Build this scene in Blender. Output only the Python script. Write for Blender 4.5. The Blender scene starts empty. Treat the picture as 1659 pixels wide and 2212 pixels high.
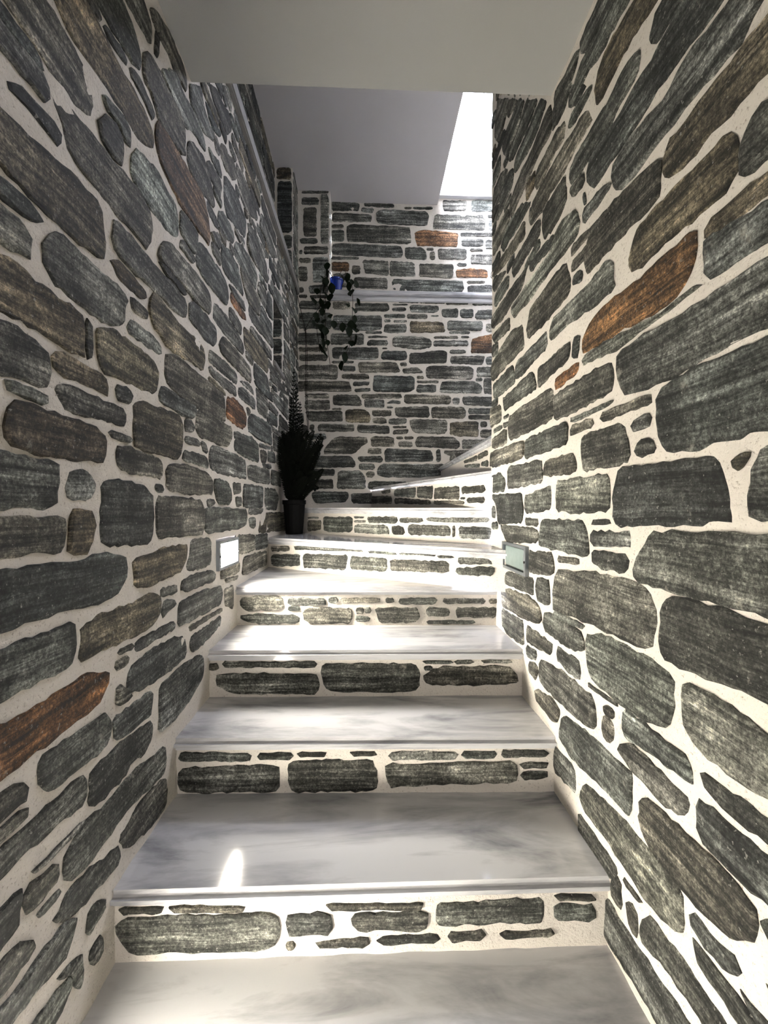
import bpy, bmesh, math, random
from mathutils import Vector, noise
random.seed(7)
scene = bpy.context.scene
C = scene.collection

# ---------------------------------------------------------------- camera, sky, lights, exposure
F = 920.0
cam_d = bpy.data.cameras.new('camera')
cam = bpy.data.objects.new('camera', cam_d)
C.objects.link(cam)
cam_d.sensor_fit = 'HORIZONTAL'
cam_d.sensor_width = 36.0
cam_d.lens = F / 1659.0 * 36.0
cam_d.clip_start = 0.02
cam.location = (0, 0, 0)
cam.rotation_euler = (math.radians(90) - math.atan(9 / F), 0, -math.atan(36.5 / F))
scene.camera = cam

world = bpy.data.worlds.new('sky')
scene.world = world
world.use_nodes = True
bg = world.node_tree.nodes['Background']
bg.inputs[0].default_value = (0.80, 0.84, 1.0, 1)
bg.inputs[1].default_value = 22.0

def area(name, loc, rot, sx, sy, power, col, portal=False):
    l = bpy.data.lights.new(name, 'AREA')
    l.shape = 'RECTANGLE'; l.size = sx; l.size_y = sy
    l.energy = power; l.color = col
    if portal: l.cycles.is_portal = True
    o = bpy.data.objects.new(name, l); C.objects.link(o)
    o.location = loc; o.rotation_euler = rot
    return o
# the sky comes in through the window of the stair shaft
area('window_portal', (1.25, 3.70, 3.30), (math.radians(-90), 0, 0), 1.30, 1.20, 1, (1, 1, 1), True)
# added soft fill from behind the camera, stands for no actual lamp
hall = area('fill_light', (0.0, -1.9, -0.15), (math.radians(90), 0, 0), 1.6, 1.4, 10, (1.0, 0.95, 0.90))
LAMP_GLOW = 180.0

scene.view_settings.view_transform = 'Standard'
scene.view_settings.look = 'None'
scene.view_settings.gamma = 1.0
scene.view_settings.use_curve_mapping = False
scene.view_settings.exposure = 1.55
scene.cycles.max_bounces = 8
scene.cycles.diffuse_bounces = 5
scene.cycles.sample_clamp_indirect = 8

# ---------------------------------------------------------------- materials
def new_mat(name):
    m = bpy.data.materials.new(name); m.use_nodes = True
    nt = m.node_tree
    return m, nt, nt.nodes['Principled BSDF']
def N(nt, typ, **kw):
    n = nt.nodes.new(typ)
    for k, v in kw.items(): setattr(n, k, v)
    return n
def math_n(nt, op, a, b=None):
    n = N(nt, 'ShaderNodeMath', operation=op)
    for i, v in enumerate((a, b)):
        if v is None: continue
        if isinstance(v, (int, float)): n.inputs[i].default_value = v
        else: nt.links.new(v, n.inputs[i])
    return n.outputs[0]
def noise_n(nt, vec, scale, detail=4, rough=.55, dist=0):
    n = N(nt, 'ShaderNodeTexNoise')
    n.inputs['Scale'].default_value = scale; n.inputs['Detail'].default_value = detail
    n.inputs['Roughness'].default_value = rough; n.inputs['Distortion'].default_value = dist
    if vec is not None: nt.links.new(vec, n.inputs['Vector'])
    return n.outputs['Fac']
def ramp(nt, fac, stops, interp='LINEAR'):
    n = N(nt, 'ShaderNodeValToRGB'); cr = n.color_ramp; cr.interpolation = interp
    while len(cr.elements) < len(stops): cr.elements.new(.5)
    for e, (p, c) in zip(cr.elements, stops):
        e.position = p; e.color = c if len(c) == 4 else (*c, 1)
    nt.links.new(fac, n.inputs[0]); return n.outputs[0]
def mix(nt, fac, a, b, blend='MIX'):
    n = N(nt, 'ShaderNodeMix', data_type='RGBA', blend_type=blend)
    for s, v in ((0, fac), (6, a), (7, b)):
        if isinstance(v, (int, float)): n.inputs[s].default_value = v
        elif isinstance(v, tuple): n.inputs[s].default_value = (*v, 1)[:4]
        else: nt.links.new(v, n.inputs[s])
    return n.outputs[2]
def bump(nt, bsdf, h, strength, dist):
    b = N(nt, 'ShaderNodeBump'); b.inputs['Strength'].default_value = strength
    b.inputs['Distance'].default_value = dist
    nt.links.new(h, b.inputs['Height']); nt.links.new(b.outputs[0], bsdf.inputs['Normal'])
def wall_coords(nt, sx, sz, rnd=True):
    """along-the-wall coordinate (x+y) and height, stretched: strata run level"""
    g = N(nt, 'ShaderNodeNewGeometry'); sep = N(nt, 'ShaderNodeSeparateXYZ')
    nt.links.new(g.outputs['Position'], sep.inputs[0])
    s = math_n(nt, 'ADD', sep.outputs[0], sep.outputs[1])
    wob = noise_n(nt, g.outputs['Position'], 5, 2)
    z = math_n(nt, 'ADD', sep.outputs[2], math_n(nt, 'MULTIPLY', wob, .022))
    oi = N(nt, 'ShaderNodeObjectInfo')
    comb = N(nt, 'ShaderNodeCombineXYZ')
    nt.links.new(math_n(nt, 'MULTIPLY', s, sx), comb.inputs[0])
    nt.links.new(math_n(nt, 'MULTIPLY', oi.outputs['Random'], 37.0 if rnd else 0.0), comb.inputs[1])
    nt.links.new(math_n(nt, 'MULTIPLY', z, sz), comb.inputs[2])
    return comb.outputs[0], g.outputs['Position'], oi

def stone_mat():
    m, nt, b = new_mat('layered_stone')
    v, pos, oi = wall_coords(nt, 2.2, 46)
    st = noise_n(nt, v, 1.0, 6, .68, .25)
    v2, _, _ = wall_coords(nt, 9, 120)
    st2 = noise_n(nt, v2, 1.0, 4, .7)
    gr = noise_n(nt, pos, 80, 8, .9)
    mot = noise_n(nt, pos, 16, 4, .6)
    f = math_n(nt, 'ADD', math_n(nt, 'MULTIPLY', st, .46), math_n(nt, 'MULTIPLY', st2, .20))
    f = math_n(nt, 'ADD', f, math_n(nt, 'MULTIPLY', mot, .16))
    f = math_n(nt, 'ADD', f, math_n(nt, 'MULTIPLY', gr, .40))
    col = ramp(nt, f, [(.48, (.004, .004, .004)), (.565, (.030, .031, .027)), (.62, (.095, .095, .086)), (.685, (.235, .233, .215)), (.755, (.62, .61, .57))])
    # broad lighter and darker fields, thin dark partings along the strata
    big = noise_n(nt, pos, 5.5, 5, .65)
    col = mix(nt, 1.0, col, ramp(nt, big, [(.36, (.50, .50, .50)), (.50, (1.0, 1.0, 1.0)), (.62, (1.75, 1.75, 1.78))]), 'MULTIPLY')
    gr2 = noise_n(nt, pos, 150, 4, .8)
    col = mix(nt, 1.0, col, ramp(nt, gr2, [(.36, (.35, .35, .35)), (.50, (1.0, 1.0, 1.0)), (.62, (1.9, 1.9, 1.88))]), 'MULTIPLY')
    v3, _, _ = wall_coords(nt, 1.1, 30)
    ln_ = noise_n(nt, v3, 1.0, 5, .62)
    lf = ramp(nt, ln_, [(.455, (1, 1, 1)), (.485, (.22, .22, .22)), (.515, (1, 1, 1))])
    col = mix(nt, .75, col, lf, 'MULTIPLY')
    # greenish or brownish cast differs from stone to stone
    hue = ramp(nt, oi.outputs['Random'], [(0, (1.02, 1.10, 1.05)), (.35, (1.1, 1.1, 1.04)), (.62, (1.16, 1.08, .94)), (.8, (1.04, 1.10, 1.11)), (1, (1.14, 1.07, .98))])
    col = mix(nt, 1.0, col, hue, 'MULTIPLY')
    col = mix(nt, 1.0, col, oi.outputs['Color'], 'MULTIPLY')
    # pale mica and lime specks
    sp = noise_n(nt, pos, 120, 3, .6)
    spf = ramp(nt, sp, [(.655, (0, 0, 0)), (.70, (1, 1, 1))])
    col = mix(nt, math_n(nt, 'MULTIPLY', spf, .5), col, (.62, .60, .54))
    sm = noise_n(nt, pos, 16, 9, .78)
    smf = ramp(nt, sm, [(.60, (0, 0, 0)), (.67, (1, 1, 1))])
    col = mix(nt, math_n(nt, 'MULTIPLY', smf, .55), col, (.50, .47, .40))
    nt.links.new(col, b.inputs['Base Color'])
    b.inputs['Roughness'].default_value = .75
    h = math_n(nt, 'ADD', math_n(nt, 'MULTIPLY', f, .8), math_n(nt, 'MULTIPLY', gr, .5))
    bump(nt, b, h, .9, .010)
    return m
def mortar_mat(name='lime_mortar', col=(.68, .635, .57)):
    m, nt, b = new_mat(name)
    g = N(nt, 'ShaderNodeNewGeometry'); pos = g.outputs['Position']
    n1 = noise_n(nt, pos, 6, 5, .6); n2 = noise_n(nt, pos, 160, 4, .75); n3 = noise_n(nt, pos, 40, 4, .6)
    c = mix(nt, n1, tuple(x * .88 for x in col), tuple(min(1, x * 1.12) for x in col))
    pit = ramp(nt, n2, [(.30, (.45, .42, .38)), (.42, (1, 1, 1))])
    c = mix(nt, 1.0, c, pit, 'MULTIPLY')
    nt.links.new(c, b.inputs['Base Color']); b.inputs['Roughness'].default_value = .95
    bump(nt, b, math_n(nt, 'ADD', math_n(nt, 'MULTIPLY', n2, .5), n3), .7, .006)
    return m
def plaster_mat(name, col):
    m, nt, b = new_mat(name)
    g = N(nt, 'ShaderNodeNewGeometry'); pos = g.outputs['Position']
    n1 = noise_n(nt, pos, 3, 4, .6); n2 = noise_n(nt, pos, 260, 2, .6)
    c = mix(nt, n1, tuple(x * .93 for x in col), tuple(min(1, x * 1.05) for x in col))
    nt.links.new(c, b.inputs['Base Color']); b.inputs['Roughness'].default_value = .9
    bump(nt, b, math_n(nt, 'ADD', n2, n1), .15, .002)
    return m
def marble_mat(name='white_marble', base=(.60, .60, .61), vein=(.19, .195, .21), rough=.09):
    m, nt, b = new_mat(name)
    g = N(nt, 'ShaderNodeNewGeometry'); mp = N(nt, 'ShaderNodeMapping')
    mp.inputs['Scale'].default_value = (1.3, 5.5, 9); mp.inputs['Rotation'].default_value = (0, 0, .12)
    nt.links.new(g.outputs['Position'], mp.inputs[0])
    n1 = noise_n(nt, mp.outputs[0], 1.4, 6, .62, .9); n2 = noise_n(nt, mp.outputs[0], 5, 4, .6, .3)
    f = math_n(nt, 'ADD', math_n(nt, 'MULTIPLY', n1, .8), math_n(nt, 'MULTIPLY', n2, .2))
    c = ramp(nt, f, [(.30, base), (.47, base), (.58, tuple(a * .55 + v * .45 for a, v in zip(base, vein))), (.70, vein)])
    nt.links.new(c, b.inputs['Base Color'])
    b.inputs['Roughness'].default_value = rough; b.inputs['Specular IOR Level'].default_value = .6
    return m
def plain_mat(name, col, rough=.6, metal=0.0, emit=0.0, ecol=None):
    m, nt, b = new_mat(name)
    g = N(nt, 'ShaderNodeNewGeometry')
    n1 = noise_n(nt, g.outputs['Position'], 45, 4, .6)
    c = mix(nt, n1, tuple(x * .85 for x in col), tuple(min(1, x * 1.15) for x in col))
    nt.links.new(c, b.inputs['Base Color'])
    b.inputs['Roughness'].default_value = rough; b.inputs['Metallic'].default_value = metal
    if rough > .55: b.inputs['Specular IOR Level'].default_value = .15
    if emit:
        b.inputs['Emission Color'].default_value = (*(ecol or col), 1)
        b.inputs['Emission Strength'].default_value = emit
    return m
M = dict(stone=stone_mat(), mortar=mortar_mat(), marble=marble_mat(),
         sill=marble_mat('grey_marble', (.20, .19, .175), (.12, .12, .11), .65),
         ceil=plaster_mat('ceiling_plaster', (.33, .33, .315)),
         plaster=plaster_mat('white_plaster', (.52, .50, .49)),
         metal=plain_mat('grey_metal', (.20, .22, .24), .38, .7), screw=plain_mat('dark_screw', (.03, .03, .03), .4, .8),
         glass_off=plain_mat('frosted_glass', (.17, .22, .21), .22), gasket=plain_mat('black_gasket', (.012, .012, .012), .6),
         glow=plain_mat('lit_frosted_glass', (.9, .88, .8), .3, 0, LAMP_GLOW, (1.0, .93, .80)),
         wframe=plain_mat('white_window_frame', (.8, .8, .8), .4), iron=plain_mat('window_bar_iron', (.25, .27, .32), .5, .3),
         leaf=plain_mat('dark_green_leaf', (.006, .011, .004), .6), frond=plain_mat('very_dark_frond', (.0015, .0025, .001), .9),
         stem=plain_mat('brown_stem', (.03, .022, .012), .8), blue=plain_mat('blue_glazed_pot', (.015, .04, .30), .2),
         soil=plain_mat('potting_soil', (.02, .014, .01), .95), black=plain_mat('black_clay_pot', (.003, .003, .003), .7),
         twine=plain_mat('dark_twine', (.012, .010, .008), .8))
gp = bpy.data.materials.new('clear_pane'); gp.use_nodes = True
_nt = gp.node_tree; _nt.nodes.clear()
_o = _nt.nodes.new('ShaderNodeOutputMaterial'); _m = _nt.nodes.new('ShaderNodeMixShader')
_t = _nt.nodes.new('ShaderNodeBsdfTransparent'); _g = _nt.nodes.new('ShaderNodeBsdfGlossy'); _g.inputs['Roughness'].default_value = .02
_m.inputs[0].default_value = .06
_nt.links.new(_t.outputs[0], _m.inputs[1]); _nt.links.new(_g.outputs[0], _m.inputs[2]); _nt.links.new(_m.outputs[0], _o.inputs[0])
M['pane'] = gp

# ---------------------------------------------------------------- mesh helpers
def obj(name, bm, mat, parent=None, loc=None, smooth=False):
    me = bpy.data.meshes.new(name)
    bmesh.ops.recalc_face_normals(bm, faces=bm.faces[:])
    bm.to_mesh(me); bm.free()
    me.materials.append(mat)
    if smooth:
        for p in me.polygons: p.use_smooth = True
    o = bpy.data.objects.new(name, me); C.objects.link(o)
    if loc is not None: o.location = loc
    if parent: o.parent = parent
    return o
def tag(o, label=None, cat=None, group=None, kind=None):
    if label: o['label'] = label
    if cat: o['category'] = cat
    if group: o['group'] = group
    if kind: o['kind'] = kind
    return o
def empty(name, loc=(0, 0, 0)):
    o = bpy.data.objects.new(name, None); o.empty_display_size = .1; C.objects.link(o); o.location = loc
    return o
def add_box(bm, a, b):
    vs = [bm.verts.new((x, y, z)) for x in (a[0], b[0]) for y in (a[1], b[1]) for z in (a[2], b[2])]
    for f in ((0, 1, 3, 2), (4, 6, 7, 5), (0, 4, 5, 1), (2, 3, 7, 6), (0, 2, 6, 4), (1, 5, 7, 3)):
        bm.faces.new([vs[i] for i in f])
    return vs
def box(a, b):
    bm = bmesh.new(); add_box(bm, a, b); return bm
def prism(poly, z0, z1):
    bm = bmesh.new()
    lo = [bm.verts.new((x, y, z0)) for x, y in poly]; hi = [bm.verts.new((x, y, z1)) for x, y in poly]
    bm.faces.new(lo); bm.faces.new(hi); n = len(poly)
    for i in range(n): bm.faces.new((lo[i], lo[(i + 1) % n], hi[(i + 1) % n], hi[i]))
    return bm
def tube(bm, pts, r, seg=5):
    pts = [Vector(p) for p in pts]; rings = []
    for i, p in enumerate(pts):
        d = (pts[min(i + 1, len(pts) - 1)] - pts[max(i - 1, 0)]).normalized()
        a = d.orthogonal().normalized(); b = d.cross(a)
        rr = r[i] if isinstance(r, (list, tuple)) else r
        rings.append([bm.verts.new(p + a * rr * math.cos(t) + b * rr * math.sin(t)) for t in [2 * math.pi * k / seg for k in range(seg)]])
    for A, B in zip(rings, rings[1:]):
        for k in range(seg): bm.faces.new((A[k], A[(k + 1) % seg], B[(k + 1) % seg], B[k]))
    bm.faces.new(rings[0]); bm.faces.new(rings[-1])
def lathe(prof, seg=20):
    bm = bmesh.new(); rings = []
    for r, z in prof:
        rings.append([bm.verts.new((max(r, 1e-4) * math.cos(2 * math.pi * k / seg), max(r, 1e-4) * math.sin(2 * math.pi * k / seg), z)) for k in range(seg)])
    for A, B in zip(rings, rings[1:]):
        for k in range(seg): bm.faces.new((A[k], A[(k + 1) % seg], B[(k + 1) % seg], B[k]))
    bm.faces.new(rings[0]); bm.faces.new(rings[-1])
    return bm

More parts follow.
